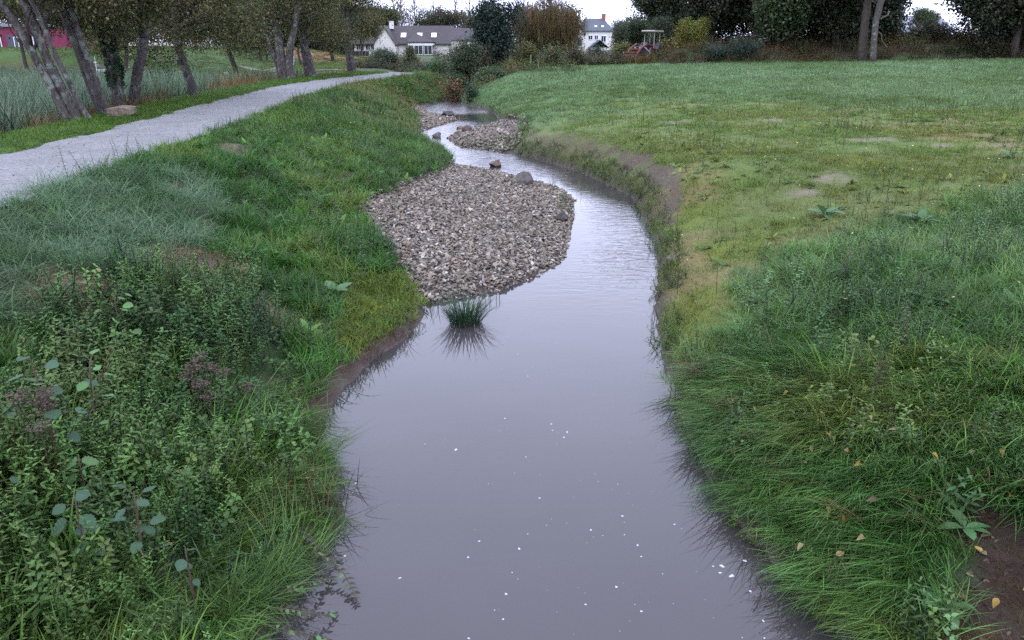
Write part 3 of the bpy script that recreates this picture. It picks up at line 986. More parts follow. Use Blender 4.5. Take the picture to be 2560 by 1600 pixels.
M['crumb'] = ramp_mat('soil_crumb', [(0, (.06, .048, .034)), (.5, (.12, .10, .072)), (.85, (.16, .14, .11)), (1, (.28, .26, .23))], scale=8, var=.3)
def stone_mesh(name, mat, sub=1, flat=.6, seed=0, ang=.35, smooth_=False):
    rs = random.Random(seed)
    bm = bmesh.new()
    bmesh.ops.create_icosphere(bm, subdivisions=sub, radius=.5)
    ax = [Vector((rs.gauss(0, 1), rs.gauss(0, 1), rs.gauss(0, 1))).normalized() for _ in range(7)]
    cut = [rs.uniform(.28, .46) for _ in ax]
    for v in bm.verts:
        for a, c in zip(ax, cut):                    # broken faces
            d = v.co.dot(a)
            if d > c: v.co -= a * (d - c) * .85
        v.co *= 1 + rs.uniform(-ang, ang) * .25
        v.co.z *= flat
    me = bpy.data.meshes.new(name)
    bm.to_mesh(me); bm.free()
    me.materials.append(M[mat])
    if smooth_: me.polygons.foreach_set('use_smooth', [True] * len(me.polygons))
    return me

S_CRUMB = [bpy.data.objects.new('source_crumb', stone_mesh('crumb', 'crumb', 1, .6, 20 + i)) for i in range(3)]
# sources
LUSH = [tuft('lush_grass', 22, .30, .10, .011, (.05, .6), (.4, 1.5)), tuft('lush_grass', 18, .36, .11, .013, (.1, .8), (.5, 1.6)), tuft('lush_grass', 26, .22, .10, .009, (.1, .8), (.3, 1.2))]
TUSS = [tuft('tussock_grass', 34, .55, .12, .007, (.2, .9), (.9, 1.9), 5), tuft('tussock_grass', 30, .48, .14, .008, (.2, 1.0), (.8, 1.9), 5)]
COMB = [tuft('combed_grass', 24, .58, .15, .0070, (.55, 1.15), (.3, .95), 6, comb=.34, v=(.1, 1)), tuft('combed_grass', 24, .46, .15, .0068, (.5, 1.1), (.4, 1.0), 6, comb=.5, v=(.1, 1))]
SHORT = [tuft('short_grass', 30, .11, .14, .006, (.1, .9), (.2, 1.2), 3), tuft('short_grass', 30, .085, .14, .006, (.1, .9), (.2, 1.2), 3)]
FAR = [tuft('field_grass', 46, .24, .30, .014, (.1, .8), (.3, 1.2), 3, v=(.1, .95)), tuft('field_grass', 46, .20, .30, .016, (.1, .9), (.3, 1.3), 3, v=(.1, .95))]
LAWN = [tuft('lawn_grass', 60, .10, .40, .022, (.1, .8), (.1, .6), 2)]
STRAWT = [tuft('straw', 22, .26, .14, .004, (1.0, 1.5), (.0, .4), 3, mat='dry'), tuft('straw', 22, .20, .14, .004, (1.0, 1.5), (.0, .4), 3, mat='dry')]
DRYST = [tuft('dry_stalk', 12, .75, .22, .010, (.0, .35), (.0, .6), 3, mat='dry'), tuft('dry_stalk', 12, .6, .25, .012, (.0, .5), (.0, .8), 3, mat='dry')]
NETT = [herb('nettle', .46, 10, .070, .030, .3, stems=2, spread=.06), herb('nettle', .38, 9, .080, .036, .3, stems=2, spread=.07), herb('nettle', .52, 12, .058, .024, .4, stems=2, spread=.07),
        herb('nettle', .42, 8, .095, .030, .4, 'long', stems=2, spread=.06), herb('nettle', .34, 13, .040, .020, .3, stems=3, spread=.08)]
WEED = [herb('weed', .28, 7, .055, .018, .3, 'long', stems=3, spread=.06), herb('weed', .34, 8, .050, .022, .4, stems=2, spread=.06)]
BRAM = [herb('bramble_spray', .30, 6, .055, .042, .6, 'round', top=.5, stems=3, spread=.10), herb('bramble_spray', .24, 5, .050, .040, .6, 'round', top=.3, stems=3, spread=.10)]
MATT = [matting('clover', 26, .16, .024, .022, .10), matting('clover', 30, .17, .020, .019, .08)]
DOCK = [rosette('rosette', 8, .20, .055), rosette('rosette', 7, .16, .05), rosette('rosette', 9, .13, .03)]
MOSS = [tuft('moss_sward', 24, .045, .14, .006, (.2, 1.1), (.1, .9), 2)]
REED = [tuft('reed', 14, 1.75, .22, .032, (.0, .22), (.15, 1.0), 5, v=(.1, 1)), tuft('reed', 14, 1.5, .24, .034, (.0, .3), (.2, 1.3), 5, v=(.1, 1))]
STALK = [herb('weed_stalk', .42, 7, .035, .012, .3, 'long', stems=1, stemc=.0)]

def layer(name, label, P, sources, cols, sc=(.8, 1.2), tilt=.15, rz=None, jit=.2, zoff=-.01, scale=.7, seed=101, grow=None, lay=None):
    if len(P) == 0: return None
    P = P.copy(); P[:, 2] += zoff
    s = rng.uniform(*sc, len(P))
    if grow is not None: s = s * grow(P)
    if callable(rz): rz = rz(P)
    if lay is not None: s = np.stack([s * (.75 + .25 * lay(P)), s * (.75 + .25 * lay(P)), s * lay(P)], -1)
    return strew(name, P, upright(len(P), tilt, rz), s, tints(P, cols, scale, jit, seed), sources, label=label)

# ---- left bank
notmud = lambda x, y: np.where(y > 9.6, np.clip((GL(y) - x + .05) / .08, 0, 1), np.clip((GL(y) - x - .06) / .2, 0, 1))
def m_nettle(x, y):
    return isleft(x, y) * inside(Z_NETTLE, x, y) * (.35 + .65 * smooth(.3, .45, fbm(x * 1.3, y * 1.3, 81, 2))) * (GL(y) - x > .12) * (1 - straw_mask(x, y)) * (1 - .55 * smooth(1.1, .3, GL(y) - x))
P = spots(-8, -1, 1.5, 11, 120, m_nettle)
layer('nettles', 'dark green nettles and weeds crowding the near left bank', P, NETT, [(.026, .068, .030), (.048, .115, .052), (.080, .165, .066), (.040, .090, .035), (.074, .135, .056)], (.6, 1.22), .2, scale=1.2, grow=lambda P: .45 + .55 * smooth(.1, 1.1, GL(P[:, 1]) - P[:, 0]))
P = spots(-8, -1, 1.5, 11, 26, lambda x, y: isleft(x, y) * inside(Z_NETTLE, x, y) * smooth(.48, .6, fbm(x * .9, y * .9, 83, 2)) * (GL(y) - x > .15))
layer('brambles', 'rounded bramble leaves among the nettles on the left bank', P, BRAM, [(.035, .085, .04), (.050, .11, .045), (.075, .12, .04)], (.6, 1.0), .25, zoff=.05)
P = spots(-8, -1, 1.5, 11, 60, lambda x, y: isleft(x, y) * inside(Z_NETTLE, x, y) * smooth(.46, .60, fbm(x * .7 + 3, y * .7, 85, 2) + .12 * smooth(1.2, .2, GL(y) - x)))
layer('bank_grass', 'long green grass hanging over the water on the near left bank', P, LUSH, [(.05, .12, .035), (.07, .16, .05), (.09, .17, .05)], (.8, 1.35), .25)
P = spots(-3.4, -1, 1.8, 6.6, 200, lambda x, y: isleft(x, y) * (GL(y) - x > .03) * np.clip(1.25 - (GL(y) - x) / 1.0, 0, 1) * (.45 + .55 * smooth(.35, .5, fbm(x * 1.1, y * 1.1, 88, 2))))
layer('bank_grass', 'light green grass leaning out over the water at the lower left', P, LUSH + COMB[:1], [(.05, .115, .035), (.070, .150, .05), (.085, .165, .07)], (.6, 1.05), .3,
      rz=lambda P: rng.normal(-.2, 1.1, len(P)), lay=lambda P: .32 + .6 * smooth(.0, .9, GL(P[:, 1]) - P[:, 0]))
def m_tuss(x, y):
    return (isleft(x, y) & (x < GL(y) - .3)) * inside(Z_TUSS, x, y) * (.6 + .4 * smooth(.35, .5, fbm(x, y, 87, 2))) * (1 - straw_mask(x, y))
P = spots(-9, -2, 3, 16, 75, m_tuss)
layer('tussock_grass', 'blue green drooping tussock grass below the gravel path', P, TUSS, [(.045, .105, .060), (.070, .150, .115), (.090, .175, .160)], (.55, 1.05), .2, scale=1.2,
      rz=lambda P: rng.uniform(0, 2 * PI, len(P)))
def m_lush(x, y):
    k = isleft(x, y) & ~inside(Z_NETTLE, x, y) & ~inside(Z_TUSS, x, y) & ~inside(Z_MOSSL, x, y)
    return k * (1 - straw_mask(x, y)) * (y < 26) * notmud(x, y) * (.5 + .5 * smooth(.35, .5, fbm(x * 1.1, y * 1.1, 89, 2)))
P = spots(-8, -1, 4, 15, 120, m_lush)
layer('lush_grass', 'bright lush grass on the left bank beside the gravel bar', P, LUSH, [(.022, .075, .016), (.036, .125, .026), (.050, .150, .040), (.085, .15, .04)], (.6, 1.15), .22, scale=1.0)
P = spots(-9, -1, 15, 26, 70, m_lush)
layer('bank_grass', 'mixed green grass on the left bank upstream of the gravel bar', P, LUSH, [(.035, .095, .025), (.055, .140, .045), (.075, .150, .045)], (.6, 1.2), .25, scale=.8)
P = spots(-9, -1, 5, 26, 26, lambda x, y: m_lush(x, y) * smooth(.45, .6, fbm(x * .8, y * .8, 91, 2)))
layer('bank_weeds', 'small leafy weeds among the grass of the left bank', P, WEED + NETT[:1], [(.03, .075, .035), (.055, .12, .06), (.07, .14, .06)], (.6, 1.15), .2)
P = spots(-8, -1, 6, 20, 7, lambda x, y: m_lush(x, y))
layer('rosettes', 'broad leaved rosettes in the left bank grass', P, DOCK, [(.05, .13, .04), (.08, .17, .08)], (.8, 1.4), .2)
P = spots(-3, -.8, 5.5, 10.5, 240, lambda x, y: isleft(x, y) * inside(Z_MOSSL, x, y) * notmud(x, y))
layer('short_grass', 'short yellowish grass on the left bank beside the rush tuft', P, SHORT, [(.075, .13, .02), (.10, .14, .02), (.06, .14, .025)], (.8, 1.5), .2)
P = spots(-10, -3, 26, 58, 26, lambda x, y: isleft(x, y) * notmud(x, y))
layer('far_bank_grass', 'grey green grass on the far left bank under the path', P, FAR, [(.045, .105, .035), (.07, .135, .06), (.085, .15, .085), (.11, .12, .06)], (.8, 1.3), .2)
P = spots(-10, -3, 24, 58, 5, lambda x, y: isleft(x, y) * notmud(x, y) * smooth(.4, .6, fbm(x * .5, y * .5, 93, 2)))
layer('far_bank_weeds', 'tall weeds on the far left bank', P, WEED + STALK, [(.04, .085, .04), (.07, .11, .05), (.10, .09, .05)], (1.0, 1.8), .2)
P = spots(-9.5, -5, 6, 52, 60, lambda x, y: isleft(x, y) * np.clip(1.3 - (x - PR(y)) / .9, 0, 1))
layer('verge_grass', 'short grass edging the stream side of the path', P, SHORT, [(.05, .12, .03), (.075, .15, .05)], (.7, 1.5), .2, grow=lambda P: 1 + .02 * P[:, 1])
P = spots(-9, -2, 5, 14, 110, lambda x, y: isleft(x, y) * np.clip(straw_mask(x, y) * 1.3, 0, 1))
layer('straw', 'dead straw lying on bare patches of the left bank', P, STRAWT, [(.20, .155, .14), (.15, .115, .10), (.26, .21, .20)], (.6, 1.2), .12)
P = spots(-2.6, -.9, 5.8, 9.8, 130, lambda x, y: (GL(y) - x > .02) * (GL(y) - x < .42) * smooth(.35, .6, fbm(x * 3, y * 3, 139, 2)))
layer('mud_roots', 'dead roots and stems hanging on the muddy left bank', P, STRAWT, [(.10, .07, .06), (.06, .045, .04), (.14, .11, .09)], (.3, .7), .5)
P = spots(-8, -1, 2, 12, 7, lambda x, y: isleft(x, y) * inside(Z_NETTLE, x, y) * smooth(.45, .6, fbm(x * 1.3, y * 1.3, 95, 2)))
layer('dead_stalks', 'withered brown stalks among the nettles', P, DRYST, [(.06, .042, .04), (.09, .065, .06)], (.4, .75), .2)
# ---- verge and pond side
P = spots(-14, -8, 5, 52, 70, lambda x, y: ((x < PL(y) - .03) & (x > PL(y) - 2.3)) * 1.0)
layer('verge_grass', 'mown green verge between the path and the pond trees', P, SHORT, [(.05, .12, .022), (.075, .15, .03)], (.7, 1.3), .2, grow=lambda P: 1 + .015 * P[:, 1])
P = spots(-16, -9, 5, 56, 16, lambda x, y: ((x < PL(y) - 1.9) & (x > PL(y) - 4.4)) * smooth(.35, .6, fbm(x * .5, y * .35, 97, 2)))
layer('dry_verge', 'reddish dead grass along the edge of the reed bed', P, DRYST, [(.11, .06, .055), (.14, .08, .07), (.10, .08, .06)], (.6, 1.1), .25)
P = spots(-75, -11, 6, 84, 11, lambda x, y: ((x < PL(y) - 3.0) & (y < pond_edge(x) - 1.5)) * np.clip(1.25 - .008 * y, 0, 1))
layer('reed_bed', 'grey green reed bed filling the pond behind the trees', P, REED, [(.055, .105, .095), (.085, .150, .165), (.130, .200, .24), (.10, .13, .11)], (.75, 1.1), .12, scale=.15,
      rz=lambda P: rng.uniform(0, 2 * PI, len(P)), grow=lambda P: 1.16 - .3 * smooth(38, 55, P[:, 1]))
P = spots(-60, -8, 50, 118, 3.2, lambda x, y: ((x < PL(y)) & (y > pond_edge(x) + .6)) * 1.0)
layer('lawn_grass', 'mown lawn behind the pond', P, LAWN, [(.062, .112, .035), (.082, .130, .045), (.095, .125, .055)], (.8, 1.3), .1, scale=.1)
# ---- right bank and field
P = spots(1.4, 9, 2, 11.5, 165, lambda x, y: isright(x, y) * inside(Z_COMB, x, y) * (x - GR(y) > .04))
layer('combed_grass', 'long fine grass lying combed over on the near right bank', P, COMB, [(.050, .135, .046), (.078, .190, .070), (.112, .235, .110), (.125, .205, .070)], (.7, 1.15), .12,
      rz=lambda P: PI + .72 + .9 * (fbm(P[:, 0] * .6, P[:, 1] * .6, 99, 2) - .5) + rng.normal(0, .25, len(P)), lay=lambda P: .20 + .62 * smooth(.0, 1.1, P[:, 0] - GR(P[:, 1])))
P = spots(1.4, 9, 2, 11.5, 16, lambda x, y: isright(x, y) * inside(Z_COMB, x, y) * (x - GR(y) > .1))
layer('dead_blades', 'dead straw coloured blades among the combed grass', P, COMB + STRAWT, [(.14, .12, .10), (.20, .17, .14), (.10, .085, .06)], (.5, .9), .15, zoff=.03, rz=lambda P: PI + .72 + rng.normal(0, .5, len(P)))
def m_rmix(x, y):
    return isright(x, y) * (~inside(Z_COMB, x, y)) * (~inside(Z_SOIL, x, y)) * (1 - moss_field(x, y)) * (y < 19) * (x - GR(y) > .08)
P = spots(1.4, 14, 2, 19, 85, m_rmix)
layer('meadow_grass', 'tall mixed grass and herbs on the right bank', P, LUSH + TUSS[1:] + COMB[1:], [(.042, .110, .032), (.068, .165, .058), (.105, .205, .100)], (.6, 1.05), .25)
P = spots(1.4, 14, 2, 19, 26, lambda x, y: m_rmix(x, y) * smooth(.38, .55, fbm(x * .8, y * .8, 111, 2)))
layer('meadow_weeds', 'blue green leafy weeds on the right bank', P, WEED + NETT + DOCK[:1], [(.035, .085, .045), (.06, .13, .075), (.09, .17, .12)], (.6, 1.1), .2)
P = spots(1.4, 12, 2, 13, 60, lambda x, y: isright(x, y) * inside(Z_COMB, x, y) * smooth(.47, .58, fbm(x * .9, y * .9, 113, 2)))
layer('meadow_weeds', 'scattered leafy weeds growing through the combed grass', P, WEED + BRAM[1:] + DOCK[1:] + NETT[2:5] + MATT, [(.04, .095, .05), (.07, .15, .08), (.10, .17, .08)], (.45, .9), .2, zoff=.03)
P = spots(1.4, 9, 1.5, 8, 60, lambda x, y: inside(Z_SOIL, x, y) * isright(x, y) * smooth(.40, .52, fbm(x * 1.3, y * 1.3, 115, 2)))
layer('ground_ivy', 'small round leaved plants at the edge of bare soil in the near right corner', P, MATT + BRAM + NETT[1:2], [(.05, .12, .04), (.08, .16, .05), (.05, .11, .06)], (.35, .7), .15)
P = spots(1.4, 9, 1.5, 8, 120, lambda x, y: inside(Z_SOIL, x, y) * isright(x, y) * .9)
layer('leaf_litter', 'dark twigs and litter on bare soil in the near right corner', P, STRAWT, [(.035, .024, .018), (.06, .04, .028), (.10, .065, .045)], (.5, 1.0), .1)
P = spots(1.4, 16, 6, 40, 90, lambda x, y: isright(x, y) * moss_field(x, y) * (1 - bare_mask(x, y)) * (1 - scarp(x, y)) * (.25 + .75 * smooth(.3, .6, fbm(x * .7, y * .7, 117, 3))) * np.clip(1.4 - .035 * y, .25, 1))
layer('moss_sward', 'thin yellow green mossy sward on the right bank', P, MOSS + SHORT[1:], [(.090, .130, .026), (.112, .135, .030), (.072, .130, .030), (.085, .15, .038)], (.6, 1.25), .15, scale=.4, grow=lambda P: 1 + .02 * P[:, 1])
P = spots(1.4, 20, 8, 34, 24, lambda x, y: isright(x, y) * moss_field(x, y) * smooth(.42, .6, fbm(x * .45, y * .45, 119, 3)) * (1 - scarp(x, y)))
layer('field_weeds', 'patches of low weeds in the mossy part of the field', P, WEED + MATT + DOCK + SHORT, [(.05, .10, .03), (.07, .125, .04), (.085, .15, .08), (.11, .13, .04)], (.35, 1.0), .2)
P = spots(1.4, 18, 7, 34, 26, lambda x, y: isright(x, y) * (.25 * moss_field(x, y) * smooth(.5, .62, fbm(x * .8, y * .8, 127, 2)) + .9 * bare_mask(x, y) + .7 * scarp(x, y)))
strew('field_crumbs', P + np.array([0, 0, .004]), upright(len(P), .5), rng.uniform(.012, .05, len(P)), np.ones((len(P), 3)) * .2, S_CRUMB, label='small stones and soil crumbs on the bare parts of the right bank')
P = spots(1.4, 22, 8, 34, 1.1, lambda x, y: isright(x, y) * moss_field(x, y) * (1 - scarp(x, y)))
layer('weed_stalks', 'dark upright weed stalks dotted over the field', P, STALK, [(.035, .05, .025), (.05, .07, .035)], (.6, 1.2), .1)
def m_field(x, y):
    return isright(x, y) * (1 - moss_field(x, y)) * (y > 19) * (y < hedge_y(x) + 1.2) * (1 - .8 * bare_mask(x, y))
P = spots(-6, 22, 19, 40, 20, m_field)
layer('field_grass', 'blue green grass in the middle of the field', P, FAR, [(.070, .125, .055), (.090, .165, .095), (.110, .195, .135)], (.45, .95), .15, scale=.35)
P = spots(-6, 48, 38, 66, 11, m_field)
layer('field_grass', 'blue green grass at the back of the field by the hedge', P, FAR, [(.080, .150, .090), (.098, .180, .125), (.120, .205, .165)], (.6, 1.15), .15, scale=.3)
P = spots(12, 34, 15, 40, 16, m_field)
layer('field_grass', 'blue green grass at the right side of the field', P, FAR, [(.075, .135, .070), (.095, .170, .110), (.115, .195, .145)], (.45, .95), .15, scale=.35)
# ---- plants along the waterline
def m_rim(x, y):
    d = x - GR(y)
    return (d > -.08) * (d < .32) * smooth(.4, .55, fbm(x * 1.5, y * 1.5, 121, 2) + .12) * (y < 30)
P = spots(-3, 3.2, 2.5, 30, 170, m_rim)
layer('waterside_plants', 'small dark plants rooted along the right waterline', P, MATT + WEED + SHORT, [(.03, .06, .022), (.05, .09, .03), (.06, .12, .03)], (.4, .85), .3)
P = spots(-1, 2, 9.8, 22, 90, lambda x, y: ((x > GL(y)) & (WL(y) - x < .28) & (WL(y) - x > -.05)) * smooth(13, 14.5, y) * smooth(.40, .55, fbm(x * 1.2, y * 1.2, 123, 2) + .08))
layer('gravel_plants', 'small plants sprouting on the water edge of the large gravel bar', P, MATT + WEED[:1], [(.05, .09, .03), (.07, .12, .04)], (.4, .8), .2)
P = spots(-3, .6, 23.5, 30, 60, lambda x, y: ((x > WR(y)) & (x < GR(y)) & (y < 26.6)) * 1.0)
layer('gravel_plants', 'green plants fringing the gravel spit under the right bank', P, MATT + WEED, [(.05, .12, .03), (.07, .15, .04)], (.5, .9), .2)
P = spots(-3.5, -1, 3, 11, 60, lambda x, y: (x < GL(y) + .12) * (x > GL(y) - .25) * smooth(.42, .6, fbm(x * 1.5, y * 1.5, 125, 2)) * (1 - .8 * ((y > 6.1) & (y < 8.4))))
layer('waterside_grass', 'dark grass blades dipping into the water along the left bank', P, LUSH[:1], [(.03, .06, .025), (.05, .10, .03), (.07, .08, .03)], (.3, .6), .35)

# ---------------------------------------------------------------- stones
STONES = [stone_mesh('stone', 'stone', 1, random.uniform(.32, .6), 50 + i, .9) for i in range(10)]
S_SRC = [bpy.data.objects.new('source_stone', m_) for m_ in STONES]

def gravel_bar(name, label, ypts, lo, hi, dens, ssz, pieces=0, zl=.01):
    """a gravel bank: a pebble bed, its nearest stones one by one, the rest as a mass"""
    n = 10
    V = []
    for y in ypts:
        a, b = lo(y), hi(y)
        for k in range(n):
            x = a + (b - a) * k / (n - 1)
            V.append((x, y, float(height(x, y)) + zl))
    idx = np.arange(len(ypts) * n).reshape(len(ypts), n)
    Q = np.stack([idx[:-1, :-1], idx[:-1, 1:], idx[1:, 1:], idx[1:, :-1]], -1).reshape(-1, 4)
    me = bpy.data.meshes.new(name); np_mesh(me, np.array(V), Q); me.materials.append(M['gravel_bed'])
    bar = bpy.data.objects.new(name, me); COL.objects.link(bar)
    tag(bar, label, kind='structure')
    y0, y1 = ypts[0], ypts[-1]
    x0 = min(lo(y) for y in ypts); x1 = max(hi(y) for y in ypts)
    P = spots(x0 - .1, x1 + .1, y0, y1, dens, lambda x, y: (x > np.vectorize(lo)(y) - .10) & (x < np.vectorize(hi)(y) + .03 + .05 * vnoise(x * 5, y * 5, 3)), cull=False)
    sz = ssz * np.clip(np.exp(rng.normal(0, .45, len(P))), .35, 2.2)
    P[:, 2] += sz * .16 + rng.uniform(-.004, .036, len(P))
    rot = np.stack([rng.normal(0, .45, len(P)), rng.normal(0, .45, len(P)), rng.uniform(0, 2 * PI, len(P))], -1)
    sc_ = np.stack([sz * rng.uniform(1.0, 2.0, len(P)), sz * rng.uniform(.7, 1.2, len(P)), sz * rng.uniform(.7, 1.2, len(P))], -1)
    if pieces:
        app = sz / np.hypot(P[:, 1], EYE)
        order = np.argsort(-app)
        for i in order[:pieces]:
            o = inst('stone', STONES[i % len(STONES)], bar, P[i], rot[i], sc_[i])
        keep = order[pieces:]
        P, rot, sc_ = P[keep], rot[keep], sc_[keep]
    strew('pebbles', P, rot, sc_, np.ones((len(P), 3)) * .3, S_SRC, bar)
    return bar

M['gravel_bed'] = solid('gravel_bed', (.05, .042, .036), .9, .5, 30, .9, .2)
gravel_bar('gravel_bar', 'large bar of broken grey and brown stones in the stream bend', list(np.arange(9.85, 22.2, .2)), lambda y: float(GL(y)) + .015, lambda y: float(WL(y)) + .02, 1150, .037, 300)
gravel_bar('gravel_bar', 'small far gravel spit under the left bank upstream', list(np.arange(31.0, 43, .3)), lambda y: float(GL(y)) + .015, lambda y: float(WL(y)) + .02, 480, .055)
gravel_bar('gravel_bar', 'gravel spit at the foot of the right bank', list(np.arange(25.0, 35.0, .3)), lambda y: float(WR(y)) - .02, lambda y: float(GR(y)) + .05, 480, .055)

def rock(name, px, py, w, h, mat, seed, label, z=None, rz=0.0, deep=1.0):
    x, y = hit(px, py)
    if z is None: z = max(0, float(height(x, y))) + .04
    else:
        d = ray(px, py); t = -EYE / d[2]; x, y = d[0] * t, d[1] * t
    w *= 1.2; h *= 1.25
    bm = bmesh.new(); bmesh.ops.create_icosphere(bm, subdivisions=4, radius=.5)
    rs = random.Random(seed)
    for k in range(13):
        a = Vector((rs.gauss(0, 1), rs.gauss(0, 1), rs.gauss(0, .8))).normalized(); c = rs.uniform(.24, .40)
        for v in bm.verts:
            dd = v.co.dot(a)
            if dd > c: v.co -= a * (dd - c)
    for v in bm.verts: v.co += v.co.normalized() * rs.gauss(0, .006)
    me = bpy.data.meshes.new(name); bm.to_mesh(me); bm.free(); me.materials.append(M[mat])
    o = inst(name, me, None, (x, y, z + h * .25), (random.uniform(-.15, .15), random.uniform(-.15, .15), rz), (w, w * deep, h * 1.35))
    return tag(o, label, 'rock')
rock('boulder', 1310, 462, .38, .24, 'boulder', 301, 'angular grey boulder at the top edge of the large gravel bar', rz=.4)
rock('boulder', 1407, 556, .30, .16, 'boulder', 302, 'tilted slab shaped stone on the right edge of the large gravel bar', rz=-.6, deep=.6)
rock('boulder', 1240, 416, .36, .22, 'brownrock', 303, 'reddish brown boulder in mid stream with water breaking round it', z=-.02)
rock('boulder', 1094, 342, .36, .2, 'boulder', 304, 'pale rounded boulder in the riffle near the left bank', z=-.03)
rock('boulder', 1168, 338, .36, .30, 'brownrock', 305, 'brown boulder on the tip of the gravel spit at the right bank', z=.03)
rock('boulder', 1151, 322, .40, .12, 'brownrock', 306, 'flat brown stone barely above the water beyond the right gravel spit', z=-.02)
rock('boulder', 1118, 294, .55, .22, 'boulder', 307, 'grey stone on the far left gravel spit', z=.08)
# ---- sandstone block beside the path
bx_, by_ = hit(308, 294)
blk = empty('stone_bench', (bx_, by_, float(height(bx_, by_))), R(12), 'pale sandstone slab lying on small stones beside the path', 'stone block')
bm = bmesh.new(); bmesh.ops.create_cube(bm, size=1.0)
bmesh.ops.subdivide_edges(bm, edges=bm.edges[:], cuts=4, use_grid_fill=True)
rs = random.Random(5)
for v in bm.verts:
    v.co.x *= .88; v.co.y *= .55; v.co.z *= .25
    if v.co.z > 0: v.co.z += .05 * (.44 - abs(v.co.x - .12)) / .44
    if v.co.z < 0 and v.co.x > .1: v.co.z += .06 * (v.co.x - .1) / .3
    v.co += Vector((rs.gauss(0, .010), rs.gauss(0, .010), rs.gauss(0, .008)))
me = bpy.data.meshes.new('slab'); bm.to_mesh(me); bm.free(); me.materials.append(M['sandstone'])
inst('slab', me, blk, (0, 0, .20))
blk.scale = (.72, .72, .8)
for q in ((-.28, .05, .04), (.08, -.12, .045), (.3, .08, .05)):
    inst('support_stone', stone_mesh('support_stone', 'sandstone', 2, .6, int(q[0] * 100) + 90), blk, q, (0, 0, q[0] * 5), (.24, .2, .16))
# ---- riprap along the far pond edge
rip_o = empty('riprap_edge', (-20, 60, .3)); tag(rip_o, 'line of pale riprap stones along the far pond edge', kind='structure')
RS = [stone_mesh('stone', 'riprap', 2, .7, 400 + i) for i in range(6)]
k = 0
for i in range(280):
    x = random.uniform(-42, -11.6) if i % 3 else random.uniform(-24, -11.6)
    y = float(pond_edge(x)) + random.gauss(-.35, .55)
    w = random.uniform(.25, .62)
    z = float(height(x, y)) + w * .12
    inst('stone', RS[i % 6], rip_o, (x + 20, y - 60, max(z, .2) - .3), (random.gauss(0, .3), random.gauss(0, .3), random.uniform(0, 6)), (w, w * .8, w * .9))

# ---------------------------------------------------------------- foam flecks on the water
FO = []
for i in range(5):
    mb = MB(); n = 9
    rs = random.Random(i + 7)
    rr = [rs.uniform(.6, 1.1) for _ in range(n)]
    ring = [(rr[k] * math.cos(2 * PI * k / n), rr[k] * math.sin(2 * PI * k / n), 0) for k in range(n)]
    ring2 = [(p[0] * .6, p[1] * .6, .35) for p in ring]
    fs = [(k, (k + 1) % n, n + (k + 1) % n, n + k) for k in range(n)] + [tuple(range(n, 2 * n))]
    mb.add(ring + ring2, fs)
    FO.append(mb.mesh('foam_fleck', M['foam'], True))
fl = [(1140, 1124, .028), (1022, 998, 0), (1378, 1060, .018), (1418, 1080, .018), (1410, 1093, .016), (1262, 1046, .016), (1556, 1290, .018), (1198, 1353, .018), (1298, 1372, .018), (1170, 1393, .016), (1349, 1245, .017), (1541, 1467, .02),
      (1265, 1485, .018), (1000, 1445, .015), (1477, 1325, .016), (1686, 1311, .016), (1594, 1363, .017), (1464, 1511, .014), (1603, 1528, .016), (1258, 1548, .014), (1172, 1596, .014),
      (1805, 1415, .026), (1829, 1440, .028), (1800, 1432, .018), (1862, 1402, .02), (1783, 1416, .015), (1876, 1478, .02), (1948, 1404, .014), (1908, 1552, .014), (890, 1208, .022), (862, 1390, .018), (880, 1232, .012)]
rs = random.Random(3)
while len(fl) < 275:
    y = 3.6 + 15 * rs.random() ** 1.5
    a, b = float(WL(y)), float(WR(y))
    u = min(.96, max(.04, rs.gauss(.58, .2)))
    fl.append((a + (b - a) * u, -y, (.0040 + .009 * rs.random() ** 3)))
for i, (a, b, r) in enumerate(fl):
    if r == 0: continue
    if b > 0:
        d = ray(a, b); t = -EYE / d[2]; x, y = d[0] * t, d[1] * t
    else: x, y = a, -b
    o = inst('foam_fleck', FO[i % 5], None, (x, y, .0005), (0, 0, rs.uniform(0, 6)), (r * .52 * rs.uniform(1, 1.8), r * .52, .004))
    if b > 0 and a > 1780: tag(o, 'white foam blob among the twigs in the lower right shallows', 'foam', 'foam blobs by the twigs at the lower right')
    elif b > 0 and a < 900: tag(o, 'white foam caught by the plants of the lower left bank', 'foam', 'foam caught at the lower left bank')
    elif y > 9.5: tag(o, 'tiny foam fleck drifting beside the large gravel bar', 'foam', 'foam flecks beside the gravel bar')
    elif r >= .013: tag(o, 'large white foam fleck floating on the smooth near water', 'foam', 'large foam flecks on the near water')
    else: tag(o, 'small white foam fleck floating on the smooth near water', 'foam', 'small foam flecks on the near water')

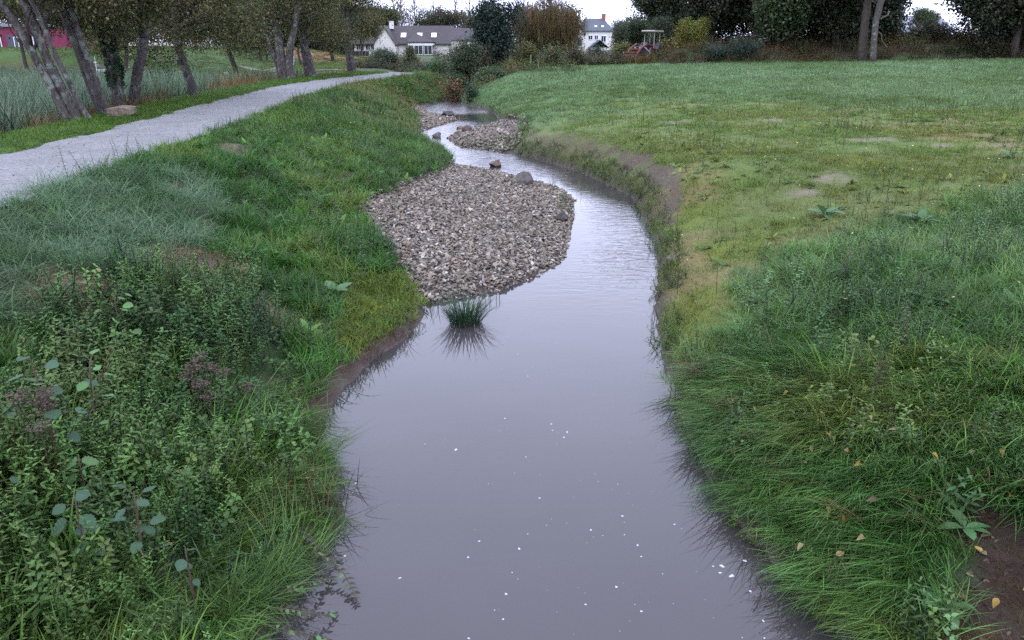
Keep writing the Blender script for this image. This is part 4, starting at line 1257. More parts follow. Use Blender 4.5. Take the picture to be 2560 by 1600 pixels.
# ---------------------------------------------------------------- fallen leaves on the near right bank
M['fallen'] = ramp_mat('fallen_leaf', [(0, (.22, .155, .03)), (.3, (.20, .12, .03)), (.55, (.17, .12, .055)), (.8, (.21, .175, .08)), (1, (.08, .055, .035))], rough=.6, scale=20, bump=.2, var=.2)
FL = []
for i in range(4):
    mb = MB(); leaf_face(mb, (0, 0, 0), (1, 0, 0), (0, 0, 1), 1.1, .72, .5, .25 + .2 * i, 'ovate', .1 + .2 * i)
    FL.append(mb.mesh('fallen_leaf', M['fallen']))
lv_ = [(2152, 1022, .05), (2330, 1042, .05), (1882, 1063, .04), (2065, 1132, .06), (2115, 1165, .06), (2105, 1174, .05), (2322, 1092, .05), (2318, 1188, .055), (2418, 1180, .07), (2452, 1206, .07), (2010, 1210, .05), (2142, 1212, .06),
       (2147, 1115, .04), (2022, 1166, .05), (2185, 1310, .09), (2105, 1350, .07), (2062, 1320, .05), (2340, 1360, .085), (2000, 1415, .06), (2150, 1400, .06), (2080, 1445, .06), (2012, 1040, .04), (2480, 1560, .06), (2540, 1540, .06), (2160, 1273, .05),
       (2235, 690, .04), (2078, 582, .06), (2160, 578, .05), (2105, 770, .05), (2195, 730, .06), (2010, 1010, .05), (1965, 1025, .05), (2120, 960, .05), (1975, 965, .05), (2165, 1090, .05), (2490, 1180, .05), (2440, 1440, .06), (1712, 890, .05), (1770, 935, .04),
       (2510, 1300, .07), (2390, 1560, .06), (2260, 1285, .05), (2040, 1080, .05), (2230, 1130, .05)]
for i, (a, b, s) in enumerate(lv_):
    x, y = hit(a, b)
    o = inst('fallen_leaf', FL[i % 4], None, (x, y, float(height(x, y)) + .17), (rs.uniform(-.6, .6), rs.uniform(-.6, .6), rs.uniform(0, 6)), s * .85)
    if a > 2380 and b > 1150: tag(o, 'fallen autumn leaf at the edge of the bare soil in the lower right corner', 'leaf', 'fallen leaves by the bare soil')
    elif b < 1000: tag(o, 'fallen leaf among the weeds higher up the right bank', 'leaf', 'fallen leaves among the right bank weeds')
    else: tag(o, 'fallen yellow or brown leaf on the combed grass of the near right bank', 'leaf', 'fallen leaves on the combed grass')
for i, (a, b, s) in enumerate([(255, 720, .07), (600, 768, .07), (440, 1432, .06), (20, 1350, .07)]):
    x, y = hit(a, b)
    o = inst('fallen_leaf', FL[i % 4], None, (x, y, float(height(x, y)) + .2), (rs.uniform(-.4, .4), rs.uniform(-.4, .4), rs.uniform(0, 6)), s)
    tag(o, 'pale fallen leaf lying among the weeds of the left bank', 'leaf', 'fallen leaves on the left bank')

# small litter: leaves on the bare soil and specks on the path
M['litter'] = ramp_mat('leaf_litter', [(0, (.020, .015, .012)), (.4, (.055, .036, .026)), (.75, (.10, .065, .04)), (1, (.16, .12, .06))], rough=.8, scale=15, bump=.2)
LIT = []
for i in range(3):
    mb = MB(); leaf_face(mb, (0, 0, 0), (1, 0, 0), (0, 0, 1), 1.0, .6, .5, .4, 'ovate', .3 * i); LIT.append(src(mb, 'litter_leaf', M['litter']))
P = spots(1.4, 9, 1.5, 8, 160, lambda x, y: inside(Z_SOIL, x, y) * isright(x, y) * .9)
P[:, 2] += .01
strew('soil_litter', P, upright(len(P), .5), rng.uniform(.02, .06, len(P)), np.ones((len(P), 3)) * .2, LIT, label='rotting brown leaves on the bare soil in the near right corner')
n = 900
py_ = 7 + 40 * rng.random(n) ** 1.5; u_ = rng.random(n)
u_ = np.where(rng.random(n) < .5, u_ ** 3, 1 - u_ ** 3)
px_ = PL(py_) * (1 - u_) + PR(py_) * u_
P = np.stack([px_, py_, height(px_, py_) + .055 + .12 * u_ * (1 - u_) + .006], -1)
strew('path_litter', P, upright(n, .25), rng.uniform(.015, .05, n), np.ones((n, 3)) * .2, LIT, label='dead leaf specks strewn along the gravel path')
# ---------------------------------------------------------------- trees and bushes
CL_ALDER = [cluster('alder_spray', 34, .55, .085, .062), cluster('alder_spray', 30, .6, .09, .065), cluster('alder_spray', 26, .5, .08, .06)]
CL_FAR = [cluster('far_spray', 46, .8, .20, .13), cluster('far_spray', 42, .85, .22, .14)]
CL_BUSH = [cluster('bush_spray', 44, .45, .11, .07, droop=.0), cluster('bush_spray', 40, .5, .12, .08, droop=.0)]
CL_THIN = [cluster('thin_spray', 14, .6, .12, .08, twigs=5), cluster('thin_spray', 12, .65, .12, .08, twigs=5)]
CL_IVY = [matting('ivy_spray', 22, .16, .075, .07, .06)]
CL_WIL = [strand('willow_strand', 26, 1.9, .14, .028), strand('willow_strand', 26, 1.5, .14, .028)]

def gz(x, y): return float(height(x, y))

def lumpy(P0, rad, n, seed, lobes=11, tight=.42, hollow=.25):
    """points through a crown made of uneven lobes: P0 centre, rad (rx,ry,rz)"""
    rs = np.random.default_rng(seed)
    d = rs.normal(size=(lobes, 3)); d /= np.linalg.norm(d, axis=1)[:, None]
    cen = d * rs.uniform(.25, .72, (lobes, 1))
    lr = rs.uniform(tight * .6, tight * 1.2, lobes)
    i = rs.integers(0, lobes, n)
    q = rs.normal(size=(n, 3)); q /= np.linalg.norm(q, axis=1)[:, None]
    q *= rs.uniform(hollow, 1, (n, 1)) ** .6
    p = cen[i] + q * lr[i][:, None]
    return np.array(P0) + p * np.array(rad), np.array(P0) + cen * np.array(rad)

def shade_tint(n, cols, seed):
    rs = np.random.default_rng(seed)
    cols = np.array(cols)
    w = rs.integers(0, len(cols), n)
    return np.clip(cols[w] * (1 + rs.normal(0, .22, (n, 1))), .004, 1)

def limb(mb, a, b, r0, r1, rs, n=5, wob=.08, sides=6):
    a = Vector(a); b = Vector(b); L = (b - a).length
    P = []
    for i in range(n + 1):
        t = i / n
        q = a.lerp(b, t) + Vector((rs.gauss(0, 1), rs.gauss(0, 1), rs.gauss(0, .6))) * L * wob * math.sin(PI * t) * .5
        q.z += .06 * L * math.sin(PI * t)
        P.append(q)
    mb.tube(P, [r0 + (r1 - r0) * i / n for i in range(n + 1)], sides, True)
    return P

def crown_on(root, base, P, cols, seed, sources, sc=(.75, 1.25), name='crown'):
    n = len(P)
    rs = np.random.default_rng(seed)
    rot = np.stack([rs.normal(0, .5, n), rs.normal(0, .5, n), rs.uniform(0, 2 * PI, n)], -1)
    if sources is CL_WIL: rot[:, :2] *= .12
    return strew(name, np.asarray(P) - np.array(base), rot, rs.uniform(*sc, n), shade_tint(n, cols, seed + 1), sources, root, kind='stuff')

OLIVE = [(.088, .098, .034), (.105, .105, .038), (.072, .092, .034), (.125, .100, .040)]

def stem_tree(name, label, Y, stems, branches, crown, seed, bark='bark', cols=OLIVE, n=420, group=None, zoom=(0, 4.724), sources=None, sides=9):
    """a tree whose stems are traced at their real distance; crown = list of (px, py, rx, ry, rz)"""
    rs = random.Random(seed)
    ox, k = zoom
    b0 = at(ox + stems[0][0][0] / k, stems[0][0][1] / k, Y)
    base = Vector((b0.x, Y, gz(b0.x, Y)))
    root = empty(name, base, 0, label, 'tree', group)
    first = True
    tips = []
    for st in stems:
        pts = st[:-1]; w0, w1 = st[-1]
        dy = 0 if first else rs.uniform(-.5, .5)
        P = []; rad = []
        for i, (a, b) in enumerate(pts):
            t = i / (len(pts) - 1)
            q = at(ox + a / k, b / k, Y)
            q.y = Y + dy * (.3 + .7 * t) + rs.uniform(-.05, .05)
            q -= base
            if i == 0: q.z = min(q.z, 0) - .06
            P.append(q); rad.append((w0 + (w1 - w0) * t) / k / FPX * Y * .5)
        rad[0] *= 1.08
        # the stem goes on above the picture
        d = (P[-1] - P[-2]).normalized()
        for j in range(4):
            d = (d + Vector((rs.gauss(0, .12), rs.gauss(0, .2), .25))).normalized()
            P.append(P[-1] + d * 1.1); rad.append(rad[-1] * .8)
        # smooth resample
        out = []; ro = []
        for i in range(len(P) - 1):
            for j in range(3):
                t = j / 3
                p0 = P[max(i - 1, 0)]; p1 = P[i]; p2 = P[i + 1]; p3 = P[min(i + 2, len(P) - 1)]
                q = .5 * ((2 * p1) + (p2 - p0) * t + (2 * p0 - 5 * p1 + 4 * p2 - p3) * t * t + (3 * p1 - p0 - 3 * p2 + p3) * t ** 3)
                out.append(q); ro.append(rad[i] * (1 - t) + rad[i + 1] * t)
        out.append(P[-1]); ro.append(rad[-1])
        mb = MB(); mb.tube(out, ro, sides, True, wob=.07)
        mb.build('trunk', M[bark], root, True)
        tips.append((out, ro))
        first = False
    br = MB()
    for bpts in branches:
        P = []; w0, w1 = bpts[-1]
        for i, (a, b) in enumerate(bpts[:-1]):
            q = at(ox + a / k, b / k, Y); q.y = Y + rs.uniform(-.3, .3) * i; P.append(q - base)
        m_ = len(P)
        br.tube(P, [(w0 + (w1 - w0) * i / (m_ - 1)) / k / FPX * Y * .5 for i in range(m_)], 6, True)
    pts = []
    for ci, (cx, cy, rx, ry, rz) in enumerate(crown):
        c = at(cx, cy, Y)
        p, cen = lumpy((c.x, c.y, c.z), (rx, ry, rz), int(.8 * n * rx * ry * rz / sum(q[2] * q[3] * q[4] for q in crown)), seed * 7 + ci, 12)
        pts.append(p)
        for ce in cen:
            out, ro = rs.choice(tips)
            j = rs.randrange(int(len(out) * .35), len(out) - 1)
            limb(br, out[j], Vector(ce) - base, min(ro[j] * .45, .06), .012, rs, 5, .12, 5)
    if br.v: br.build('branches', M['bark_dark'] if bark != 'bark_pale' else M[bark], root, True)
    pts = np.concatenate(pts)
    crown_on(root, base, pts, cols, seed, sources or CL_ALDER)
    return root, base, tips

# the alder row between path and pond
stem_tree('alder_tree', 'leaning grey alder with three stems, leftmost of the row by the reeds', 20.0,
          [[(930, 1450), (820, 1230), (700, 1000), (560, 690), (420, 330), (330, 150), (255, 0), (118, 92)],
           [(860, 1440), (730, 1200), (600, 960), (430, 620), (250, 280), (80, 0), (95, 74)],
           [(1100, 1420), (980, 1220), (880, 1000), (740, 680), (620, 380), (520, 100), (480, 0), (64, 46)]],
          [[(370, 230), (400, 120), (400, 0), (40, 30)]], [(-60, -190, 2.6, 2.0, 1.9), (150, -120, 1.7, 2.0, 1.5)], 21, n=520)
stem_tree('alder_tree', 'leaning alder with three close stems, left of the ivy covered trunk', 21.6,
          [[(1240, 1390), (1190, 1200), (1120, 1000), (1000, 730), (860, 420), (760, 150), (700, 0), (115, 80)],
           [(1190, 1380), (1050, 1080), (900, 760), (800, 470), (690, 200), (640, 0), (80, 50)],
           [(1260, 1340), (1180, 1000), (1070, 700), (980, 450), (900, 150), (870, 0), (75, 50)]],
          [], [(120, -170, 2.2, 2.0, 1.8), (230, -60, 1.5, 2.0, 1.15)], 22, n=480)
t3, b3, tips3 = stem_tree('alder_tree', 'upright alder whose trunk is wrapped in dark ivy', 24.4,
          [[(1385, 1290), (1365, 1000), (1320, 720), (1260, 420), (1190, 190), (1130, 0), (150, 95)]],
          [], [(200, -150, 2.2, 2.2, 1.8), (330, -40, 1.6, 2.0, 1.2)], 23, n=440)
ivp = []; rs = random.Random(9)
out, ro = tips3[0]
for i in range(520):
    t = rs.random()
    j = .11 + .42 * t
    q = j * (len(out) - 1); a = int(q)
    c = out[a].lerp(out[min(a + 1, len(out) - 1)], q - a); r = ro[a]
    th = rs.uniform(0, 2 * PI)
    ivp.append((c.x + math.cos(th) * r * 1.02, c.y + math.sin(th) * r * 1.02, c.z + rs.uniform(-.05, .05)))
iv = strew('ivy', np.array(ivp), np.stack([rng.uniform(.9, 1.8, 520) * np.sign(rng.normal(size=520)), rng.normal(0, .5, 520), rng.uniform(0, 6.3, 520)], -1), rng.uniform(.35, .65, 520),
           shade_tint(520, [(.018, .040, .018), (.030, .065, .028), (.022, .05, .02)], 5), CL_IVY, t3, kind='stuff')
stem_tree('alder_tree', 'slender alder leaning right from behind the sandstone slab', 24.8,
          [[(1540, 1285), (1590, 1060), (1650, 760), (1690, 500), (1700, 250), (1690, 0), (125, 88)]],
          [[(1640, 120), (1520, 70), (1400, 35), (1220, 40), (32, 14)], [(1690, 240), (1600, 210), (1440, 190), (20, 10)], [(1700, 130), (1830, 250), (1960, 290), (2040, 330), (22, 10)]],
          [(400, -110, 2.3, 2.2, 1.7), (350, 40, 1.2, 1.6, .8)], 24, n=460)
stem_tree('alder_tree', 'solitary alder with dark spotted bark beside the open path', 28.4,
          [[(2310, 1190), (2250, 1000), (2170, 760), (2110, 550), (2070, 300), (2060, 100), (2075, 0), (105, 60)]],
          [[(2060, 220), (1960, 190), (1850, 170), (24, 10)], [(2080, 330), (1960, 280), (1850, 240), (1740, 180), (24, 10)], [(2110, 320), (2300, 270), (2600, 240), (2850, 230), (26, 10)], [(2090, 200), (2300, 180), (2500, 160), (20, 8)], [(2060, 320), (1900, 340), (1800, 420), (20, 8)]],
          [(430, -60, 2.6, 2.4, 1.9), (540, 30, 2.2, 2.2, 1.4), (600, -120, 2.0, 2.2, 1.5)], 25, n=640)
stem_tree('alder_tree', 'clump of three stout alder trunks rising at the end of the reeds', 42.0,
          [[(1240, 985), (1210, 780), (1180, 560), (1140, 350), (1090, 150), (1060, 0), (110, 80)],
           [(1195, 985), (1150, 780), (1070, 570), (1000, 360), (960, 200), (930, 0), (75, 50)],
           [(1320, 975), (1290, 760), (1310, 500), (1360, 300), (1400, 0), (95, 60)]],
          [[(1400, 300), (1560, 200), (1700, 120), (26, 10)]], [(690, -60, 4.0, 3.0, 3.2), (640, 40, 2.6, 2.6, 2.0), (800, 10, 2.4, 2.6, 1.9)], 26, n=780, zoom=(450, 4.724))
stem_tree('alder_tree', 'thick short trunked alder just right of the three trunk clump', 44.5,
          [[(1555, 945), (1525, 820), (1495, 680), (1475, 560), (1455, 300), (1430, 60), (140, 70)]],
          [], [(770, -60, 3.2, 3.0, 2.6), (790, 70, 2.2, 2.4, 1.5)], 27, n=560, zoom=(450, 4.724))
stem_tree('alder_tree', 'alder with two straight stems nearest the bend of the path', 49.5,
          [[(2015, 895), (1990, 700), (1965, 500), (1950, 200), (1940, 0), (62, 45)], [(2060, 890), (2025, 650), (2005, 420), (1990, 120), (2000, 0), (60, 42)]],
          [[(1960, 130), (2100, 60), (2250, 20), (24, 10)]], [(870, -30, 3.3, 3.0, 3.0), (850, 70, 2.2, 2.4, 1.5), (930, 20, 1.6, 2, 1.4)], 28, n=600, zoom=(450, 4.724))

def free_tree(name, label, px, Y, top, low, wid, cols, seed, n=260, bark='bark_dark', sources=None, trunk=.16, lobes=12, stems=1, cat='tree', group=None, tight=.42, skirt=False, base_py=None, sc=(.75, 1.25), depth=None):
    """crown spans px rows top..low, wid in metres"""
    rs = random.Random(seed)
    x = at(px, 100, Y).x
    b = Vector((x, Y, gz(x, Y)))
    zt = at(px, top, Y).z; zl = at(px, low, Y).z
    zl = b.z - .4 * (zt - b.z) if skirt else max(zl, b.z + .3)
    root = empty(name, b, 0, label, cat, group)
    cz = (zt + zl) / 2; rz = max((zt - zl) / 2, .3)
    P, cen = lumpy((x, Y, cz), (wid / 2, (depth or wid * .8) / 2, rz), n, seed, lobes, tight)
    P = P[P[:, 2] > b.z + .05]
    cen = [c for c in cen if c[2] > b.z + .3] or [np.array((x, Y, zt - .3))]
    mb = MB(); br = MB()
    tw = MB()
    for s in range(stems):
        dx, dy = (0, 0) if stems == 1 else (rs.gauss(0, .25 * wid * .3), rs.gauss(0, .2))
        tip = Vector((rs.gauss(0, .1) * wid, rs.gauss(0, .1) * wid, cz - b.z + rz * .5))
        Pp = limb(tw if stems > 1 else mb, (dx * .3, dy * .3, -.1), tip + Vector((dx * 2, dy * 2, 0)), trunk, trunk * .35, rs, 6, .06, 8)
        for c in cen[s::stems]:
            j = rs.randrange(2, 6)
            limb(br, Pp[j], Vector(c) - b, trunk * .35, trunk * .08, rs, 4, .12, 5)
    (tw if stems > 1 else mb).build('stems' if cat == 'bush' or stems > 1 else 'trunk', M[bark], root, True)
    br.build('branches', M[bark], root, True)
    crown_on(root, b, P, cols, seed + 3, sources or CL_FAR, sc, name='foliage' if cat == 'bush' else 'crown')
    return root

DK = [(.020, .034, .016), (.030, .044, .018), (.024, .036, .022)]
DKB = [(.016, .030, .022), (.026, .046, .034), (.020, .036, .024)]
BRN = [(.07, .055, .028), (.09, .062, .03), (.055, .05, .026)]
GRY = [(.055, .075, .045), (.07, .085, .055), (.05, .06, .03)]
YEL = [(.14, .16, .035), (.18, .19, .045), (.11, .14, .03), (.20, .17, .035)]
MID = [(.05, .085, .03), (.065, .10, .035), (.04, .07, .028)]
# twigs that hang low from the alder row
for px, py, Y, w, h, n, sd, lab in [(330, 100, 26.5, 3.6, 1.0, 120, 211, 'low hanging alder boughs above the reeds'), (600, 95, 44, 5.0, 1.7, 170, 212, 'low hanging alder boughs above the picnic table'), (180, 40, 23, 4.0, 1.0, 130, 213, 'alder boughs crossing in front of the pink building'), (800, 90, 47, 4.0, 1.5, 130, 214, 'low alder boughs in front of the board fence'), (480, 70, 30, 3.6, 1.2, 130, 215, 'drooping alder boughs left of the three trunk clump')]:
    c_ = at(px, py, Y)
    Pq, _ = lumpy((c_.x, c_.y, c_.z), (w / 2 * 1.3, 1.2, h / 2 * 1.4), n, sd, 9, .5)
    m_ = len(Pq)
    strew('hanging_boughs', Pq, np.stack([rng.normal(0, .5, m_), rng.normal(0, .5, m_), rng.uniform(0, 6.3, m_)], -1), rng.uniform(.7, 1.2, m_), shade_tint(m_, OLIVE, sd), CL_ALDER, label=lab)
# far lawn trees behind the pond
free_tree('lawn_tree', 'dark leafy tree on the lawn behind the left reeds', 300, 68, -60, 118, 9, OLIVE, 31, 300, trunk=.2)
free_tree('lawn_tree', 'broad olive tree on the lawn left of the picnic table', 440, 74, -60, 118, 9, OLIVE, 32, 300, trunk=.2)
free_tree('lawn_tree', 'low branched tree with foliage reaching down beside the picnic table', 585, 66, -50, 150, 7.5, OLIVE + MID, 33, 360, trunk=.22)
free_tree('lawn_tree', 'young lawn tree with a pale thin trunk left of the three trunk clump', 649, 86, -60, 115, 7, MID, 34, 220, 'bark_pale', trunk=.13)
free_tree('lawn_tree', 'second pale thin trunked tree standing close beside its twin on the lawn', 662, 88, -60, 112, 6, OLIVE, 35, 200, 'bark_pale', trunk=.11)
free_tree('lawn_tree', 'small tree on the lawn seen between the alder trunks', 748, 88, -40, 118, 7, OLIVE, 36, 240, trunk=.14)
free_tree('lawn_tree', 'tree with orange tinged foliage beyond the playground', 490, 104, -50, 110, 10, [(.16, .10, .02), (.09, .07, .02), (.06, .06, .02)], 37, 260, trunk=.2)
free_tree('lawn_tree', 'dark tree in front of the pink building', 60, 72, -80, 70, 8, OLIVE, 38, 220, trunk=.18)
free_tree('lawn_tree', 'dark tree at the right end of the pink building', 190, 80, -80, 80, 9, OLIVE, 39, 240, trunk=.18)
free_tree('lawn_tree', 'dense dark tree in front of the clipped hedge', 830, 100, -60, 128, 11, DK, 40, 320, trunk=.22)
free_tree('lawn_tree', 'dense tree behind the board fence', 905, 124, 10, 120, 8, OLIVE, 41, 220, trunk=.2)
free_tree('lawn_tree', 'dark backdrop tree above the clipped hedge', 700, 112, -70, 122, 13, DK, 42, 320, trunk=.24)
free_tree('lawn_tree', 'dark backdrop tree behind the playground', 540, 114, -70, 118, 13, DK, 43, 300, trunk=.24)
free_tree('lawn_tree', 'dark backdrop tree beyond the ivy trunk', 380, 112, -70, 110, 13, DK, 44, 300, trunk=.24)
free_tree('lawn_tree', 'dark backdrop tree behind the pink building', 120, 118, -80, 60, 16, DK, 45, 300, trunk=.24)
# around the houses
free_tree('tall_tree', 'thin leaved tall tree left of the bungalow roof', 960, 170, 0, 70, 9, GRY, 51, 200, trunk=.16, sources=CL_THIN, sc=(1.6, 2.4))
free_tree('round_tree', 'broad russet green tree behind the bungalow', 1105, 190, 10, 125, 15, BRN + DK, 52, 420, trunk=.3, tight=.38, sc=(1.2, 1.8))
free_tree('round_tree', 'smaller dark tree right of the broad russet tree', 1190, 165, 35, 130, 9, GRY + BRN, 53, 220, trunk=.2, sc=(1.1, 1.6))
free_tree('dark_tree', 'tall dark blue green tree in the middle of the picture', 1240, 68, -75, 190, 5.2, DKB, 54, 380, trunk=.13, lobes=26, tight=.26, skirt=True)
free_tree('willow_tree', 'rounded russet willow with hanging branches', 1372, 88, -22, 150, 10.0, [(.13, .085, .035), (.10, .085, .035), (.15, .10, .035), (.08, .075, .03)], 55, 820, 'bark_dark', CL_WIL, .22, 16, tight=.4)
free_tree('dark_tree', 'distant dark tree beyond the slate roofed house', 1545, 210, 50, 120, 9, DK, 56, 160, trunk=.2, sc=(1.2, 1.7))
free_tree('bush', 'grey green rounded bush at the end of the board fence', 965, 80, 116, 182, 4.0, GRY, 61, 330, sources=CL_BUSH, trunk=.04, stems=4, cat='bush', skirt=True)
free_tree('bush', 'pointed olive bush in front of the bungalow veranda', 1022, 76, 116, 182, 2.4, OLIVE + GRY, 62, 320, sources=CL_BUSH, trunk=.05, stems=3, cat='bush', skirt=True)
free_tree('bush', 'low bright green bush under the bungalow veranda', 1085, 66, 152, 190, 2.4, [(.06, .13, .04), (.05, .10, .04)], 63, 160, sources=CL_BUSH, trunk=.03, stems=4, cat='bush', skirt=True)
free_tree('bush', 'large dark bush right of the bungalow veranda', 1162, 62, 70, 195, 3.8, [(.030, .050, .024), (.05, .065, .03), (.06, .08, .04)], 64, 420, sources=CL_BUSH, trunk=.06, stems=5, cat='bush', skirt=True, sc=(.8, 1.3))
free_tree('bush', 'russet brown bush beside the tall dark tree', 1205, 64, 118, 190, 1.8, BRN, 65, 170, sources=CL_THIN, trunk=.04, stems=4, cat='bush', skirt=True)
free_tree('bush', 'yellow olive bush at the foot of the willow', 1310, 63, 95, 190, 2.4, [(.11, .11, .025), (.08, .085, .025), (.06, .06, .02)], 66, 300, sources=CL_BUSH, trunk=.05, stems=5, cat='bush', skirt=True)
free_tree('bush', 'dark undergrowth bush at the end of the stream', 1130, 55, 165, 205, 3.2, [(.035, .06, .028), (.05, .08, .035)], 67, 260, sources=CL_BUSH, trunk=.03, stems=5, cat='bush', skirt=True)
free_tree('bush', 'low green bush closing the stream valley', 1225, 53, 168, 205, 2.6, [(.045, .08, .03), (.06, .10, .05)], 68, 220, sources=CL_BUSH, trunk=.03, stems=5, cat='bush', skirt=True)
free_tree('bush', 'russet dead willow herb at the left water edge far upstream', 1130, 47.5, 195, 245, 1.5, [(.17, .085, .045), (.12, .08, .04), (.08, .09, .035)], 69, 90, sources=CL_THIN, trunk=.02, stems=6, cat='bush', skirt=True)
free_tree('bush', 'dark leafy clump at the right water edge far upstream', 1178, 44, 215, 245, .9, [(.03, .06, .03), (.05, .09, .05)], 70, 60, sources=CL_BUSH, trunk=.02, stems=4, cat='bush', skirt=True, sc=(.5, .8))
free_tree('bush', 'leggy shrub with pale yellow tips in the hedge below the willow', 1385, 61, 100, 182, 2.0, [(.07, .10, .03), (.18, .17, .06), (.06, .07, .03)], 71, 130, sources=CL_THIN, trunk=.03, stems=8, cat='bush', skirt=True)
free_tree('bush', 'twiggy half bare shrub in the hedge in front of the slate roofed house', 1440, 60, 105, 182, 1.7, [(.08, .075, .03), (.10, .08, .04), (.05, .06, .03)], 72, 110, sources=CL_THIN, trunk=.03, stems=8, cat='bush', skirt=True)
free_tree('bush', 'low bramble hedge with reddish leaves left of the tractor', 1490, 60, 138, 185, 3.6, [(.06, .065, .03), (.11, .07, .035), (.07, .09, .035)], 73, 260, sources=CL_BUSH, trunk=.02, stems=6, cat='bush', skirt=True, sc=(.6, 1.0))
free_tree('bush', 'low bramble half hiding the orange loader', 1560, 60.0, 132, 178, 2.6, [(.06, .06, .03), (.09, .06, .03), (.06, .08, .03)], 82, 190, sources=CL_BUSH, trunk=.02, stems=5, cat='bush', skirt=True, sc=(.5, .8))
free_tree('bush', 'dark evergreen shrub below the slate roofed house', 1488, 78, 112, 150, 2.2, [(.018, .04, .024), (.03, .06, .035)], 74, 160, sources=CL_BUSH, trunk=.04, stems=3, cat='bush', skirt=True)
free_tree('bush', 'pale yellow green bush behind the orange loader', 1560, 74, 103, 152, 2.0, [(.14, .16, .045), (.10, .13, .04), (.17, .17, .06)], 75, 170, sources=CL_BUSH, trunk=.04, stems=4, cat='bush', skirt=True)
free_tree('bush', 'tall grey green spire shaped shrub left of the dark oaks', 1550, 84, 30, 150, 2.6, GRY, 76, 220, sources=CL_BUSH, trunk=.05, stems=3, cat='bush', skirt=True)
free_tree('bush', 'tall dark hedge shrub behind the tractor canopy', 1600, 80, 50, 160, 4.0, [(.03, .05, .022), (.045, .07, .03)], 77, 360, sources=CL_BUSH, trunk=.06, stems=4, cat='bush', skirt=True, sc=(.9, 1.4))
free_tree('bush', 'grey green tall shrub right of the tractor', 1650, 68, 38, 158, 2.5, [(.05, .07, .035), (.065, .085, .045)], 78, 300, sources=CL_BUSH, trunk=.05, stems=4, cat='bush', skirt=True)
free_tree('bush', 'yellow leaved maple bush glowing in front of the dark oaks', 1728, 63, 34, 150, 3.2, YEL, 79, 460, sources=CL_BUSH, trunk=.06, stems=4, cat='bush', skirt=True, sc=(.6, 1.0))
free_tree('bush', 'thin bush with yellow and brown leaves just left of the yellow maple', 1668, 62, 92, 158, 1.1, [(.16, .14, .035), (.09, .06, .03), (.08, .09, .03)], 80, 90, sources=CL_THIN, trunk=.03, stems=5, cat='bush', skirt=True)
free_tree('bush', 'low dark bramble mound right of the yellow maple', 1840, 57, 98, 152, 5.0, [(.022, .045, .03), (.035, .065, .045), (.05, .055, .035)], 81, 320, sources=CL_BUSH, trunk=.02, stems=5, cat='bush', skirt=True, sc=(.7, 1.1))
OAK_ = [(.016, .028, .014), (.024, .038, .017), (.032, .045, .018), (.045, .045, .02)]
# the dark mass of growth that closes the view between the single trees
def far_mass(name, label, segs, n, cols, sources, sc, seed):
    rs_ = np.random.default_rng(seed)
    P = []
    for (p0, Y0, p1, Y1, top, low, thick) in segs:
        k = int(n / len(segs))
        t = rs_.random(k); Yv = Y0 + (Y1 - Y0) * t + rs_.uniform(-thick, thick, k)
        px = p0 + (p1 - p0) * t
        tp = top + 26 * (fbm(px * .012, Yv * .01, seed, 3) - .5) * 2
        py = low + (tp - low) * rs_.random(k) ** .85
        x = (px - 1280) / FPX * Yv / math.cos(PITCH) * 1.0
        z = EYE - (py - 105) * Yv / FPX
        P.append(np.stack([(px - 1280) / FPX * (Yv * 1.02), Yv, np.maximum(z, height((px - 1280) / FPX * Yv, Yv) + .1)], -1))
    P = np.concatenate(P)
    m_ = len(P)
    rot = np.stack([rs_.normal(0, .5, m_), rs_.normal(0, .5, m_), rs_.uniform(0, 6.3, m_)], -1)
    strew(name, P, rot, rs_.uniform(*sc, m_), shade_tint(m_, cols, seed), sources, label=label)
far_mass('far_woodland', 'dark far off wood behind the lawn and the pink building', [(-300, 140, 150, 136, -90, 140, 4), (150, 134, 520, 130, -90, 140, 4), (520, 130, 900, 134, -60, 138, 4), (880, 160, 1010, 170, 40, 130, 3)], 5200, DK + DK + OLIVE, CL_FAR, (1.3, 2.2), 201)
far_mass('far_woodland', 'soft line of autumn trees behind the houses', [(890, 185, 1010, 185, 48, 120, 4), (1010, 200, 1200, 196, 40, 120, 4), (1190, 176, 1330, 150, 40, 125, 4), (1300, 130, 1430, 125, 45, 125, 3), (1520, 150, 1640, 120, 62, 130, 3)], 1500, GRY + BRN + DK, CL_FAR, (1.2, 2.0), 205)
far_mass('valley_thicket', 'tangled bushes closing the view between path and willow', [(905, 80, 1120, 66, 148, 186, 1.5), (1100, 68, 1350, 66, 118, 190, 2.0), (1300, 70, 1520, 70, 140, 180, 1.5)], 700, GRY + DK + BRN, CL_BUSH, (.7, 1.3), 204)
far_mass('hedge_thicket', 'dark thicket filling the right hedge between the oaks', [(1600, 86, 1700, 80, 30, 140, 1.2), (1690, 68, 1960, 63, -60, 135, 1.2), (1960, 62, 2165, 59, -60, 125, 1.0), (2390, 58.5, 2900, 57, -60, 125, 1.2)], 4200, OAK_ + DK, CL_FAR, (.7, 1.25), 202)
far_mass('hedge_thicket', 'dark low thicket below the gap of the right hedge', [(2200, 60, 2380, 58, 80, 125, .8)], 150, OAK_ + BRN, CL_FAR, (.5, .9), 203)
